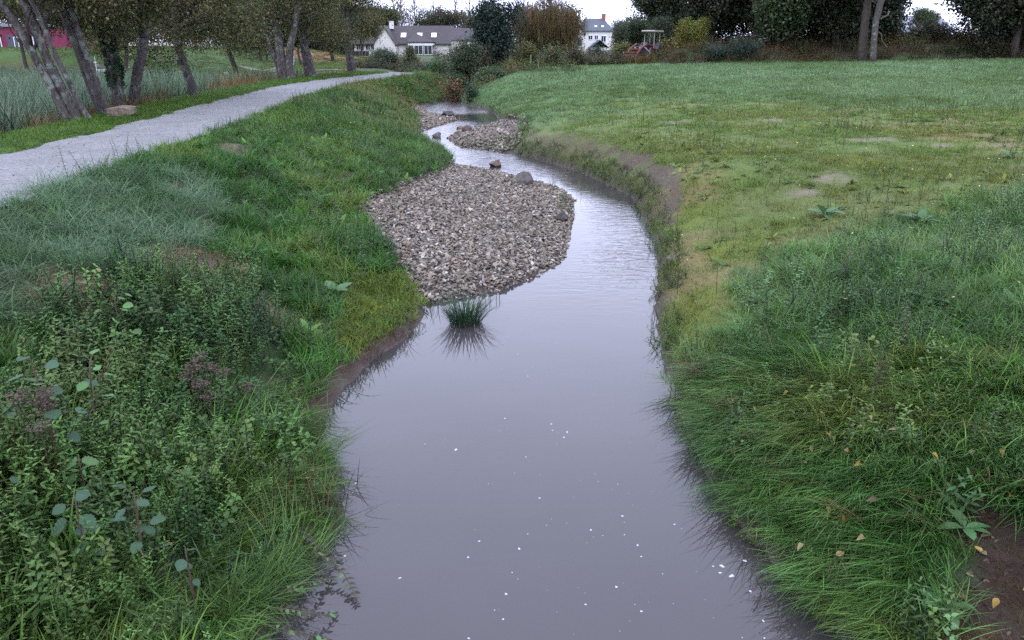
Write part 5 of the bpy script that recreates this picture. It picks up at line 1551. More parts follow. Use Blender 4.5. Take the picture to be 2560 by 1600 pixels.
# the dark oaks of the right hedge
OAK = [(.016, .028, .014), (.024, .038, .017), (.032, .045, .018), (.045, .045, .02)]
for i, (px, Y, top, low, wid, n, lab) in enumerate([
        (1650, 72, -110, 60, 9, 420, 'dark spreading oak with branches over the tractor'),
        (1780, 66, -120, 90, 9, 480, 'dark oak directly behind the yellow maple'),
        (1890, 62, -120, 95, 8, 440, 'dark oak left of the ash foliage in the right hedge'),
        (2090, 58, -120, 92, 5.5, 460, 'very dark holly like tree left of the pale grey trunk'),
        (2465, 56, -120, 100, 6.0, 480, 'dark oak right of the gap in the hedge'),
        (2540, 54, -120, 100, 6.4, 460, 'dark oak at the right border of the picture'),
        (2680, 53, -120, 100, 6.4, 300, 'dark oak just past the right border of the picture')]):
    free_tree('oak_tree', lab, px, Y, top, low, wid, OAK, 130 + i, n, trunk=.28, lobes=16, tight=.36, sc=(.8, 1.25))
free_tree('ash_tree', 'mid green ash foliage hanging low in the right hedge', 1945, 58.5, -60, 122, 4.2, [(.035, .060, .024), (.05, .078, .03), (.06, .07, .03)], 141, 420, trunk=.12, lobes=14, tight=.36)
free_tree('bush', 'pale green elder bush in the gap of the right hedge', 2300, 66, 16, 70, 2.9, [(.06, .09, .035), (.09, .11, .05)], 142, 220, sources=CL_BUSH, trunk=.05, stems=4, cat='bush', sc=(.7, 1.1))
free_tree('bush', 'dark elder bush below the gap of the right hedge', 2300, 60, 55, 110, 4.6, [(.03, .045, .022), (.05, .05, .025)], 143, 240, sources=CL_BUSH, trunk=.04, stems=4, cat='bush', skirt=True)
free_tree('bush', 'scrubby thorn bush with yellowing leaves in the right hedge', 2480, 54.5, 60, 130, 3.6, [(.05, .05, .024), (.09, .085, .03), (.04, .045, .02)], 144, 170, sources=CL_THIN, trunk=.04, stems=6, cat='bush', skirt=True)
# pale trunk
stem_tree('oak_tree', 'oak with a pale smooth grey trunk at the left of the sky gap', 53.5, [[(610, 520), (600, 380), (620, 230), (650, 100), (670, 0), (62, 74)]],
          [[(630, 370), (680, 400), (690, 480), (690, 560), (14, 10)], [(650, 230), (740, 180), (800, 120), (30, 8)]], [(2130, -120, 1.8, 2.0, 1.6)], 151, 'bark_pale', OAK, 200, zoom=(2060, 4.724), sources=CL_FAR)
stem_tree('oak_tree', 'oak with a broad ivy dark trunk beside the pale trunk', 54.3, [[(480, 520), (470, 380), (490, 200), (510, 100), (520, 0), (95, 80)]], [], [(2110, -130, 2.0, 2.0, 1.6)], 152, 'bark_dark', OAK, 200, zoom=(2060, 4.724), sources=CL_FAR)
# bare poplars behind the bungalow
def bare_tree(label, px, Y, hgt, wid, seed, n=70, upr=.8, name='bare_tree', limbs=True):
    rs = random.Random(seed)
    x = at(px, 100, Y).x
    root = empty(name, (x, Y, gz(x, Y)), 0, label, 'tree')
    mb = MB()
    tr = limb(mb, (0, 0, -.2), (rs.gauss(0, .3), 0, hgt), .17, .03, rs, 9, .02, 7)
    mb.build('trunk', M['twig'], root, True)
    br = MB()
    for i in range(n):
        t = rs.uniform(.22, .97); q = t * 9; a = int(q)
        p = tr[a].lerp(tr[min(a + 1, 9)], q - a)
        th = rs.uniform(0, 2 * PI); L = wid * rs.uniform(.5, 1.1) * (1.15 - .75 * t)
        d = Vector((math.cos(th), math.sin(th), rs.uniform(upr, upr + .9)))
        e = p + d * L
        PP = limb(br, p, e, .06, .022, rs, 4, .10, 3)
        for k in range(5):
            p2 = PP[rs.randrange(1, 5)]
            d2 = (d.normalized() + Vector((rs.gauss(0, .4), rs.gauss(0, .4), rs.gauss(.3, .3)))) * L * rs.uniform(.25, .6)
            limb(br, p2, p2 + d2, .032, .014, rs, 2, .12, 3)
    br.build('branches', M['twig'], root)
    return root
for i, (px, Y, h, w, lab) in enumerate([(1006, 195, 15, 2.2, 'bare upright poplar above the bungalow chimney'), (1040, 205, 19, 1.6, 'slim bare poplar right of the chimney'), (1085, 215, 22, 3.0, 'tall bare poplar behind the russet tree'),
        (1138, 205, 21, 2.6, 'bare poplar left of its leaning neighbour behind the russet tree'), (1172, 200, 20, 3.2, 'wide bare poplar nearest the tall dark tree'), (1205, 205, 17, 2.6, 'faint bare poplar half hidden by the tall dark tree'),
        (985, 205, 14, 2.0, 'small bare poplar left of the bungalow chimney')]):
    bare_tree(lab, px, Y, h, w, 160 + i)
bare_tree('spreading leafless tree rising above the russet willow', 1375, 98, 8.6, 3.0, 171, 90, .25)
bare_tree('leafless tree top between the dark tree and the willow', 1310, 110, 10.5, 2.4, 172, 80, .4)
# dry scrub on the hedge bank and the ditch
P = spots(9, 44, 52, 60, 9, lambda x, y: (y > hedge_y(x) - .4) * (y < hedge_y(x) + 4.5) * (.4 + .6 * smooth(.35, .55, fbm(x * .4, y * .4, 131, 2))))
layer('dry_scrub', 'dead bracken and grass along the bank of the right hedge', P, DRYST, [(.045, .038, .038), (.068, .055, .052), (.038, .036, .032), (.060, .042, .045)], (.7, 1.5), .25)
P = spots(9, 44, 52, 62, 8, lambda x, y: (y > hedge_y(x) + .3) * (y < hedge_y(x) + 6) * smooth(.4, .6, fbm(x * .4, y * .4, 133, 2)))
P[:, 2] += rng.uniform(0, .5, len(P))
layer('hedge_brambles', 'low brambles on the bank of the right hedge', P, CL_BUSH, [(.03, .05, .022), (.05, .06, .025), (.08, .05, .03)], (.6, 1.2), .2)
P = spots(-9, 8, 47, 66, 6, lambda x, y: ((y > 52) | (np.abs(x - (WL(y) + WR(y)) / 2) > 1.1)) * smooth(.3, .5, fbm(x * .4, y * .4, 135, 2)) * (x > PR(y) + .8) * (x < 4))
P[:, 2] += rng.uniform(0, .35, len(P))
layer('valley_undergrowth', 'dark undergrowth closing the stream valley under the far trees', P, CL_BUSH + CL_THIN, [(.035, .06, .028), (.05, .085, .04), (.08, .06, .035)], (.6, 1.3), .2)
P = spots(2, 14, 58, 68, 5, lambda x, y: (y > hedge_y(x) - 1.0) * (y < hedge_y(x) + 2.5) * 1.0)
layer('hedge_bottom', 'weeds and dead stems at the foot of the hedge left of the oaks', P, DRYST + WEED, [(.09, .075, .035), (.06, .085, .03), (.12, .08, .045)], (.8, 1.6), .2)
# clipped dark hedge behind the lawn
hx0, hx1 = at(585, 130, 116).x, at(872, 130, 116).x
hd = empty('clipped_hedge', ((hx0 + hx1) / 2, 116, gz((hx0 + hx1) / 2, 116)), 0, 'long dark clipped hedge behind the lawn', 'hedge')
n = 700
P = np.stack([rng.uniform(hx0, hx1, n), 116 + rng.uniform(-.7, .7, n), gz((hx0 + hx1) / 2, 116) + rng.uniform(.1, 2.0, n)], -1)
crown_on(hd, hd.location, P, [(.014, .026, .020), (.02, .036, .026)], 77, CL_FAR, (.6, .9), 'foliage')
mb = MB()
for i in range(14): mb.tube([((hx1 - hx0) * (i / 13 - .5), 0, -.1), ((hx1 - hx0) * (i / 13 - .5), 0, 1.6)], [.06, .03], 5)
mb.build('stems', M['bark_dark'], hd)

# ---------------------------------------------------------------- buildings
M['render_white'] = solid('white_render', (.62, .60, .58), .9, .08, 2, .2)
M['render_warm'] = solid('cream_render', (.42, .39, .35), .9, .1, 2, .2)
M['render_grey'] = solid('weathered_render', (.46, .445, .43), .9, .15, 1.5, .2)
M['roof_brown'] = tile_mat('brown_tile', (.030, .026, .028), (.062, .052, .054))
M['roof_slate'] = tile_mat('slate', (.05, .06, .075), (.09, .105, .125))
M['roof_grey'] = tile_mat('grey_sheet_roof', (.16, .17, .21), (.23, .24, .29))
M['frame_white'] = solid('white_frame', (.75, .76, .78), .5, .05, 3)
M['frame_grey'] = solid('grey_shutter', (.10, .13, .16), .6, .15, 3)
M['pane'] = glass_mat('window_pane')
M['pane_sky'] = glass_mat('skylight_pane', (.30, .33, .38))
M['brick'] = solid('brick', (.22, .10, .075), .9, .3, 5, .4)
M['pink'] = solid('pink_cladding', (.16, .022, .055), .7, .12, 2)
M['violet'] = solid('dark_violet_panel', (.065, .07, .10), .7, .15, 2)
M['wood_dark'] = solid('dark_boards', (.030, .026, .028), .85, .3, 4, .4, rnd=.3)
M['wood_grey'] = solid('weathered_wood', (.13, .115, .10), .9, .3, 6, .5)
M['metal_pale'] = solid('painted_metal', (.55, .56, .58), .5, .1, 3)
M['red'] = solid('red_panel', (.16, .03, .03), .7, .2, 3)
M['orange'] = solid('orange_paint', (.11, .030, .014), .55, .25, 5, .1, .4)
M['tractor_blue'] = solid('dark_tractor_paint', (.03, .035, .055), .5, .3, 5, .1, .4)
M['tyre'] = solid('tyre_rubber', (.018, .018, .020), .85, .3, 8, .3)
M['rim'] = solid('rim_paint', (.36, .33, .28), .6, .2, 6)
M['canopy'] = solid('canopy_sheet', (.26, .245, .21), .7, .15, 4)

def prism(mb, prof, x0, x1, axis='x'):
    """extrude a closed profile of (u, z) from x0 to x1"""
    n = len(prof)
    mk = (lambda a, u, z: (a, u, z)) if axis == 'x' else (lambda a, u, z: (u, a, z))
    vs = [mk(x0, u, z) for u, z in prof] + [mk(x1, u, z) for u, z in prof]
    fs = [(i, (i + 1) % n, n + (i + 1) % n, n + i) for i in range(n)] + [tuple(range(n - 1, -1, -1)), tuple(range(n, 2 * n))]
    return mb.add(vs, fs)

def window(par, c, w, h, face='y', bars=1, frame='frame_white', shut=None, pane='pane'):
    """frame standing 5 cm proud of the wall, pane set back in it; face 'y' looks to -y"""
    g = MB(); t = .07; d = .10
    cx, cy, cz = c
    g.box((cx, cy, cz + h / 2 - t / 2), (w, d, t)); g.box((cx, cy, cz - h / 2 + t / 2), (w, d, t))
    for s in (-1, 1): g.box((cx + s * (w / 2 - t / 2), cy, cz), (t, d - .006, h - 2 * t))
    for b in range(bars): g.box((cx + w * ((b + 1) / (bars + 1) - .5), cy, cz), (t * .8, d - .02, h - 2 * t))
    f = g.build('window', M[frame], par)
    p = MB(); p.box((cx, cy + .012, cz), (w - 2 * t + .01, .03, h - 2 * t + .01)); p.build('pane', M[pane], f)
    if shut:
        for s in (-1, 1):
            q = MB(); q.box((cx + s * (w * .75), cy, cz), (w * .42, .06, h)); q.build('shutter', M[shut], par)
    return f

def house(name, label, loc, rz=0):
    return empty(name, loc, rz, label, 'house')

# bungalow: 1 px = Y / FPX metres
Y = 150.0; u = Y / FPX
def hx(px): return (px - 1280) * u
def hz(py): return EYE - (py - 105) * u
g0 = gz(hx(1030), Y)
bg = house('bungalow', 'long white bungalow with brown tiled roof, skylights and a glazed veranda', (hx(1030), Y, g0))
X = lambda px: (px - 1030) * u
Z = lambda py: hz(py) - g0
ze = Z(107); zr = Z(68)
mb = MB(); mb.box(((X(908) + X(1138)) / 2, 4.0, ze / 2), (X(1138) - X(908), 8.0, ze)); mb.build('wall', M['render_white'], bg)
mb = MB(); prism(mb, [(-.45, ze - .12), (4.0, zr), (8.45, ze - .12), (8.45, ze - .3), (4.0, zr - .22), (-.45, ze - .3)], X(903), X(1142)); roof = mb.build('roof', M['roof_brown'], bg)
for px in (1023, 1061, 1095):
    y_ = 1.55; t_ = (y_ + .45) / 4.45; zz = ze - .12 + (zr - ze + .12) * t_
    ang = math.atan2(zr - ze + .12, 4.45)
    q = MB(); q.box((X(px), y_, zz + .05), (.95, 1.25, .10), (ang, 0, 0)); s_ = q.build('skylight', M['frame_white'], roof)
q = MB(); q.box((X(993), 2.9, zr + .05), (.75, .75, 1.3)); q.box((X(993), 2.9, zr + .72), (.85, .85, .10)); q.build('chimney', M['render_white'], roof)
# gable wing towards us
gw0, gw1, ga = X(960), X(1013), X(986.5)
mb = MB(); mb.add([(gw0 + .15, -3.2, -.1), (gw1 - .15, -3.2, -.1), (gw1 - .15, -3.2, ze - .1), (ga, -3.2, zr - .35), (gw0 + .15, -3.2, ze - .1)] + [(gw0 + .15, -.01, -.1), (gw1 - .15, -.01, -.1), (gw1 - .15, -.01, ze - .1), (ga, -.01, zr - .35), (gw0 + .15, -.01, ze - .1)],
      [(0, 1, 2, 3, 4), (5, 9, 8, 7, 6), (0, 5, 6, 1), (1, 6, 7, 2), (4, 9, 5, 0), (2, 7, 8, 3), (3, 8, 9, 4)]); mb.build('gable_wing', M['render_white'], bg)
mb = MB()
for s, xe in ((-1, gw0), (1, gw1)):
    mb.add([(ga, -3.5, zr - .12), (xe, -3.5, ze - .28), (xe, 3.0, ze - .28), (ga, 3.0, zr - .12), (ga, -3.5, zr - .30), (xe, -3.5, ze - .46), (xe, 3.0, ze - .46), (ga, 3.0, zr - .30)],
           [(0, 1, 2, 3), (7, 6, 5, 4), (0, 4, 5, 1), (1, 5, 6, 2), (2, 6, 7, 3), (3, 7, 4, 0)])
mb.build('wing_roof', M['roof_brown'], bg)
for px, w in ((919, 1.0), (927, .7), (941, 1.0), (950, .8)):
    window(bg, (X(px), -.06, Z(116)), w, 1.15, bars=1, frame='frame_white', shut=None)
# veranda with hipped roof
v0, v1 = X(1040), X(1098)
vb = MB(); vb.box(((v0 + v1) / 2, -1.6, Z(134) / 2), (v1 - v0, 3.1, Z(134))); vb.build('veranda_base', M['brick'], bg)
vb = MB(); vb.box(((v0 + v1) / 2, -1.6, (ze + Z(112)) / 2 + .02), (v1 - v0, 3.1, ze - Z(112))); vb.build('veranda_beam', M['frame_white'], bg)
ap = X(1054); yv = -3.35
vb = MB(); vb.add([(v0 - .2, yv, ze + .06), (v1 + .2, yv, ze + .06), (v1 + .2, .0, ze + .06), (v0 - .2, .0, ze + .06), (ap, -.6, Z(86)), (ap + .1, .8, Z(86)), (v0 - .2, yv, ze + .2), (v1 + .2, yv, ze + .2)],
      [(0, 3, 2, 1), (0, 1, 7, 6), (6, 7, 4), (7, 1, 2), (7, 2, 5, 4), (6, 4, 5, 3), (6, 3, 0)]); vb.build('veranda_roof', M['roof_brown'], bg)
for px, w, b in ((1047, .95, 0), (1064, 1.55, 1), (1086, 1.5, 1)):
    window(bg, (X(px), -3.17, Z(122.5)), w, Z(112) - Z(133), bars=b)
# cream annex seen through the trees
ax = MB(); ax.box((X(1215), 2, 1.4), (7, 6, 2.8)); an = house('cream_house', 'pale cream house mostly hidden behind the tall dark tree', (hx(1205), 141, gz(hx(1205), 141)))
ax = MB(); ax.box((0, 2, 1.35), (9, 6, 2.7)); ax.build('wall', M['render_warm'], an)
ax = MB(); prism(ax, [(-1.4, 2.65), (2, 4.6), (5.4, 2.65)], -4.9, 4.9); ax.build('roof', M['roof_brown'], an)
window(an, (-1.5, -1.06, 1.5), 1.2, 1.1)
# slate roofed house
Y = 170.0; u = Y / FPX
g0 = gz(hx(1480), Y)
sh = house('slate_house', 'tall white house with slate roof and brick chimney', (hx(1480), Y, g0))
X = lambda px: (px - 1480) * u
Z = lambda py: hz(py) - g0
ze, zr = Z(81), Z(52)
x0, x1 = X(1440), X(1514)
mb = MB(); mb.box(((x0 + x1) / 2, 3.5, ze / 2), (x1 - x0, 7, ze)); mb.build('wall', M['render_white'], sh)
mb = MB(); mb.add([(x0 - .3, -.4, ze - .05), (x1 + .3, -.4, ze - .05), (x1 + .3, 7.4, ze - .05), (x0 - .3, 7.4, ze - .05), (X(1452), 3.5, zr), (X(1498), 3.5, zr), (x0 - .3, -.4, ze + .1), (x1 + .3, -.4, ze + .1), (x1 + .3, 7.4, ze + .1), (x0 - .3, 7.4, ze + .1)],
      [(0, 3, 2, 1), (0, 1, 7, 6), (1, 2, 8, 7), (2, 3, 9, 8), (3, 0, 6, 9), (6, 7, 5, 4), (7, 8, 5), (8, 9, 4, 5), (9, 6, 4)]); rf = mb.build('roof', M['roof_slate'], sh)
for px in (1477, 1493):
    q = MB(); q.box((X(px), .9, (ze + (zr - ze) * .36)), (.5, .5, .14), (math.atan2(zr - ze, 3.9), 0, 0)); q.build('roof_window', M['frame_white'], rf)
q = MB(); q.box((X(1497.5), 3.2, zr + .1), (.8, .9, 1.6)); q.build('chimney', M['brick'], rf)
for px, w in ((1464, .95), (1478, .8), (1495, 1.05)): window(sh, (X(px), -.06, Z(98 if px > 1480 else 95)), w, 1.25 if px > 1480 else .9, shut=None)
# lean-to wing and porch
lw = MB(); lw.add([(x1, 0, 0), (X(1527), 0, 0), (X(1521), 0, Z(100)), (x1, 0, ze - .1), (x1, 5, 0), (X(1527), 5, 0), (X(1521), 5, Z(100)), (x1, 5, ze - .1)], [(0, 1, 2, 3), (7, 6, 5, 4), (1, 5, 6, 2), (2, 6, 7, 3), (0, 4, 5, 1)]); lw.build('side_wing', M['render_white'], sh)
pg = MB(); pg.box((X(1481), -2.0, Z(117) / 2), (X(1500) - X(1462), 3.6, Z(117))); pg.build('porch_wall', M['render_grey'], sh)
pg = MB(); prism(pg, [(X(1458), Z(118)), (X(1482), Z(100)), (X(1503), Z(116)), (X(1503), Z(118)), (X(1482), Z(102)), (X(1458), Z(120))], -4.1, -.02, 'y'); pg.build('porch_roof', M['roof_slate'], sh)
# cream house left of it
ch = house('cream_house', 'cream gabled house behind the willow, left of the slate roofed house', (hx(1419), 158, gz(hx(1419), 158)))
u2 = 158 / FPX
mb = MB(); prism(mb, [(-2.6, 0), (1.5, 0), (1.5, 4.0), (-.6, 6.9), (-2.6, 4.6)], 0, 6, 'y'); mb.build('wall', M['render_warm'], ch)
mb = MB(); prism(mb, [(-2.9, 4.3), (-.6, 7.25), (1.9, 3.7), (1.9, 3.45), (-.6, 6.95), (-2.9, 4.05)], -.35, 6.35, 'y'); mb.build('roof', M['roof_brown'], ch)
window(ch, (.8, -.06, 2.2), .8, 1.2, frame='frame_grey')
# pink building on the left
Y = 92.0; u = Y / FPX
g0 = gz(hx(80), Y)
pk = empty('pink_building', (hx(80), Y, g0), 0, 'low pink building with white windows on the grassy bank', 'building')
X = lambda px: (px - 80) * u
Z = lambda py: hz(py) - g0
mb = MB(); mb.box(((X(-140) + X(234)) / 2, 4, Z(72) / 2), (X(234) - X(-140), 8, Z(72))); mb.build('wall', M['pink'], pk)
mb = MB(); mb.box(((X(-140) + X(234)) / 2, 4, Z(72) + .17), (X(234) - X(-140) + .6, 8.6, .3)); mb.build('roof', M['roof_grey'], pk)
for px, w in ((46, 1.15), (60, .7), (104, 1.0), (142, 1.0), (158, .8)):
    q = MB(); q.box((X(px), -.03, Z(110)), (w, .07, 1.95)); q.build('panel', M['violet'], pk)
for px in (9, 70, 165, 120): window(pk, (X(px), -.10, Z(112)), .95, 1.75, bars=1)
# far roof on the right
fb = empty('farm_roof', (at(2245, 50, 115).x, 115, gz(at(2245, 50, 115).x, 115)), 0, 'long grey farm building roof in the gap of the right hedge', 'building')
zt = at(2245, 37, 115).z - gz(at(2245, 50, 115).x, 115)
mb = MB(); mb.box((0, 5, (zt - 2.2) / 2), (16, 9, zt - 2.2)); mb.build('wall', M['render_grey'], fb)
mb = MB(); prism(mb, [(0, zt - 2.3), (5, zt), (10, zt - 2.3)], -8.4, 8.4); mb.build('roof', M['roof_grey'], fb)

# ---------------------------------------------------------------- board fence, playground, lawn furniture
Y = 118.0; u = Y / FPX
x0, x1 = hx(872), hx(942)
g0 = gz((x0 + x1) / 2, Y)
fn = empty('board_fence', ((x0 + x1) / 2, Y, g0), 0, 'dark board fence with pale posts left of the bungalow', 'fence')
n = 9; w = (x1 - x0) / n
h_ = hz(125) - g0
for i in range(n):
    q = MB(); q.box(((i + .5) * w - (x1 - x0) / 2, 0, h_ / 2), (w - .08, .05, h_ + random.uniform(-.04, .04))); q.build('board', M['wood_dark'], fn)
for i in range(n + 1):
    q = MB(); q.box((i * w - (x1 - x0) / 2, -.02, h_ / 2), (.07, .10, h_ + .08)); q.build('post', M['wood_grey'], fn)
def timber_frame(label, px, Y, w, h, name='playground_frame'):
    x = at(px, 140, Y).x
    r = empty(name, (x, Y, gz(x, Y)), 0, label, 'playground')
    q = MB(); q.tube([(-w / 2, 0, h), (w / 2, 0, h * .98)], [.07, .07], 6); q.build('crossbar', M['metal_pale'], r)
    for s in (-.62, .62):
        for k in (-.4, .4):
            q = MB(); q.tube([(s * w / 2 + k * .8, k, -.05), (s * w / 2, 0, h)], [.05, .05], 6); q.build('leg', M['metal_pale'], r)
    q = MB(); q.box((-.3, 0, h * .45), (.6, .12, h * .55)); q.build('panel', M['red'], r)
    q = MB()
    for s in (-1, 1): q.tube([(.5 + s * .2, 0, h), (.5 + s * .2, 0, .5)], [.015, .015], 4)
    q.build('chain', M['metal_pale'], r)
    q = MB(); q.box((.5, 0, .48), (.5, .2, .05)); q.build('seat', M['wood_dark'], r)
    return r
timber_frame('pale metal swing frame with a dark red panel in the playground', 497, 92, 5.0, 2.1)
hx_ = at(505, 140, 97).x
ht = empty('play_hut', (hx_, 97, gz(hx_, 97)), 0, 'small grey hut with windows behind the swing frame', 'hut')
q = MB(); q.box((0, 1.2, .85), (2.8, 2.4, 1.7)); q.build('wall', M['render_grey'], ht)
q = MB(); prism(q, [(-.2, 1.65), (1.2, 2.2), (2.6, 1.65)], -1.6, 1.6); q.build('roof', M['roof_grey'], ht)
for s in (-.7, .7): window(ht, (s, -.06, 1.0), .7, .7)
def picnic(px, Y, label):
    x = at(px, 150, Y).x
    r = empty('picnic_table', (x, Y, gz(x, Y)), R(6), label, 'table')
    for k in range(3): q = MB(); q.box((0, (k - 1) * .25, .74), (1.9, .23, .045)); q.build('board', M['wood_dark'], r)
    for s in (-1, 1): q = MB(); q.box((0, s * .68, .44), (1.9, .26, .045)); q.build('seat', M['wood_dark'], r)
    for s in (-.7, .7):
        for k in (-1, 1): q = MB(); q.tube([(s, k * .62, -.02), (s, k * .2, .72)], [.05, .05], 4); q.build('leg', M['wood_dark'], r)
        q = MB(); q.box((s, 0, .40), (.06, 1.5, .09)); q.build('brace', M['wood_dark'], r)
picnic(540, 98, 'dark wooden picnic table on the lawn')
for i, (px, Y, h, lab) in enumerate([(557, 97, 1.7, 'left one of two white boards leaning by the picnic table'), (562, 97.4, 1.6, 'right one of two white boards leaning by the picnic table')]):
    x = at(px, 150, Y).x
    r = empty('white_board', (x, Y, gz(x, Y)), 0, lab, 'board')
    q = MB(); q.box((0, 0, h / 2), (.20, .06, h), (0, R(-6), 0)); q.build('plank', M['frame_white'], r)
    q = MB(); q.tube([(0, .5, -.05), (0, .02, h * .7)], [.03, .03], 5); q.build('stay', M['wood_grey'], r)
x = at(247, 150, 70).x
r = empty('sign_board', (x, 70, gz(x, 70)), 0, 'blank white panel with a thin mast beside the ivy trunk', 'sign')
q = MB(); q.box((0, 0, .62), (.72, .05, .85)); q.build('panel', M['frame_white'], r)
q = MB(); q.tube([(-.33, .06, -.05), (-.36, .06, 2.1)], [.035, .03], 6); q.build('mast', M['metal_pale'], r)
q = MB(); q.box((-.36, .06, 1.6), (.3, .05, .05)); q.build('cross_arm', M['metal_pale'], r)
x0 = at(380, 138, 108).x
lw = empty('low_wall', (x0, 108, gz(x0, 108)), 0, 'low white wall beyond the lawn behind the slender alder', 'wall')
q = MB(); q.box((0, 0, .3), (6, .25, .7)); q.build('masonry', M['render_white'], lw)
q = MB(); q.box((0, 0, .68), (6.1, .33, .06)); q.build('coping', M['render_grey'], lw)
# fence posts on the right of the stream
for px, py, Y, h, lab in [(1326, 178, 56, 1.05, 'weathered fence post at the foot of the willow'), (1556, 172, 60, 1.0, 'thin wooden post in front of the orange loader'), (1622, 168, 60, 1.0, 'thin wooden post in front of the tractor wheel'), (1345, 182, 55, .6, 'short broken fence post left of the leggy shrub')]:
    x = at(px, py, Y).x
    q = MB(); q.tube([(0, 0, -.15), (.01, .01, h * .5), (.03, 0, h)], [.055, .05, .042], 7, True, wob=.1)
    o = q.build('fence_post', M['wood_grey'], None, False, (x, Y, gz(x, Y))); tag(o, lab, 'post', 'old fence posts along the hedge')

# ---------------------------------------------------------------- tractor with loader
TY = 63.0
tx = at(1618, 150, TY).x
tr = empty('tractor', (tx, TY, gz(tx, TY)), R(228), 'old dark tractor with pale canopy and orange front loader by the hedge', 'tractor')
# local frame: +x is forward
def wheel(x, y, r, w):
    q = MB(); n = 20
    prof = [(r * .62, -w / 2), (r * .93, -w / 2), (r, -w * .3), (r, w * .3), (r * .93, w / 2), (r * .62, w / 2)]
    vs = []; fs = []
    for k in range(n):
        a = 2 * PI * k / n
        for (rr, yy) in prof: vs.append((x + rr * math.cos(a), y + yy, r + rr * math.sin(a)))
    m_ = len(prof)
    for k in range(n):
        k2 = (k + 1) % n
        for j in range(m_): fs.append((k * m_ + j, k * m_ + (j + 1) % m_, k2 * m_ + (j + 1) % m_, k2 * m_ + j))
    q.add(vs, fs)
    for k in range(n):                                   # lugs
        a = 2 * PI * (k + .5) / n
        q.box((x + r * 1.0 * math.cos(a), y, r + r * 1.0 * math.sin(a)), (.05, w * .9, .04), (0, -a, .3))
    t = q.build('wheel', M['tyre'], tr)
    q = MB(); q.tube([(x, y - w * .42, r), (x, y + w * .42, r)], [r * .64, r * .64], 18); q.build('rim', M['rim'], t)
    q = MB(); q.tube([(x, y - w * .5, r), (x, y + w * .5, r)], [r * .2, r * .2], 10); q.build('hub', M['tyre'], t)
for s in (-1, 1): wheel(1.15, s * .62, .34, .20); wheel(-.75, s * .68, .66, .36)
q = MB(); prism(q, [(-.3, .62), (1.35, .62), (1.42, .78), (1.36, 1.12), (.1, 1.22), (-.3, 1.1)], -.28, .28, 'y')
bmv = [(p[1] * 0 + p[0], p[1], p[2]) for p in q.v]
q2 = MB(); q2.add([(p[0] if True else 0, p[1], p[2]) for p in q.v], q.f); hood = q2.build('hood', M['tractor_blue'], tr)
q = MB(); q.box((1.425, 0, .92), (.03, .46, .34)); q.build('grille', M['tyre'], hood)
for s in (-1, 1): q = MB(); q.tube([(1.42, s * .2, 1.0), (1.47, s * .2, 1.0)], [.06, .06], 10); q.build('headlight', M['pane_sky'], hood)
q = MB(); q.box((.3, 0, .55), (2.0, .34, .26)); q.build('chassis', M['tractor_blue'], tr)
q = MB(); q.box((1.15, 0, .36), (.12, 1.2, .12)); q.build('front_axle', M['tractor_blue'], tr)
q = MB(); q.box((-.75, 0, .66), (.16, 1.3, .16)); q.build('rear_axle', M['tractor_blue'], tr)
for s in (-1, 1):
    q = MB(); n = 7
    for k in range(n):
        a = R(20 + 130 * k / n); a2 = R(20 + 130 * (k + 1) / n); am = (a + a2) / 2
        q.box((-.75 + .74 * math.cos(am), s * .68, .66 + .74 * math.sin(am)), (.26, .40, .03), (0, PI / 2 - am, 0))
    q.build('mudguard', M['tractor_blue'], tr)
q = MB(); q.box((-.62, 0, 1.02), (.42, .46, .10)); q.box((-.84, 0, 1.22), (.08, .46, .36), (0, R(-8), 0)); q.build('seat', M['tyre'], tr)
q = MB(); q.tube([(-.15, 0, 1.15), (-.32, 0, 1.36)], [.025, .025], 6)
for k in range(12):
    a, a2 = 2 * PI * k / 12, 2 * PI * (k + 1) / 12
    q.tube([(-.32 + .08 * math.cos(a), .2 * math.sin(a), 1.36 + .17 * math.cos(a)), (-.32 + .08 * math.cos(a2), .2 * math.sin(a2), 1.36 + .17 * math.cos(a2))], [.016, .016], 5)
q.build('steering_wheel', M['tyre'], tr)
q = MB(); q.tube([(.55, -.16, 1.15), (.55, -.16, 1.75)], [.03, .03], 8); q.build('exhaust', M['tyre'], tr)
for sx, sy in ((-.15, -.42), (-.15, .42), (-.95, -.42), (-.95, .42)):
    q = MB(); q.tube([(sx * .9, sy * 1.05, 1.0), (sx, sy, 2.16)], [.032, .028], 6); q.build('canopy_post', M['canopy'], tr)
q = MB(); prism(q, [(-1.2, 2.15), (.12, 2.15), (.16, 2.22), (.0, 2.28), (-1.05, 2.28), (-1.24, 2.22)], -.58, .58, 'y'); q.build('canopy_roof', M['canopy'], tr)
for s in (-1, 1):
    q = MB()
    q.tube([(.1, s * .46, 1.15), (.9, s * .46, 1.28), (1.7, s * .46, .95), (2.35, s * .46, .40)], [.07, .08, .08, .06], 6)
    la = q.build('loader_arm', M['orange'], tr)
    q = MB(); q.tube([(.3, s * .46, .62), (1.2, s * .46, 1.08)], [.045, .04], 8); q.build('hydraulic_ram', M['metal_pale'], la)
    q = MB(); q.box((.12, s * .46, .92), (.16, .10, .66)); q.build('loader_post', M['orange'], tr)
q = MB(); q.box((1.72, 0, .94), (.10, .92, .10)); q.build('loader_crossbar', M['orange'], tr)
q = MB(); prism(q, [(2.35, .18), (2.95, .12), (2.97, .16), (2.45, .24), (2.36, .62), (2.50, .70), (2.47, .73), (2.30, .60)], -.6, .6, 'y'); q.build('bucket', M['orange'], tr)

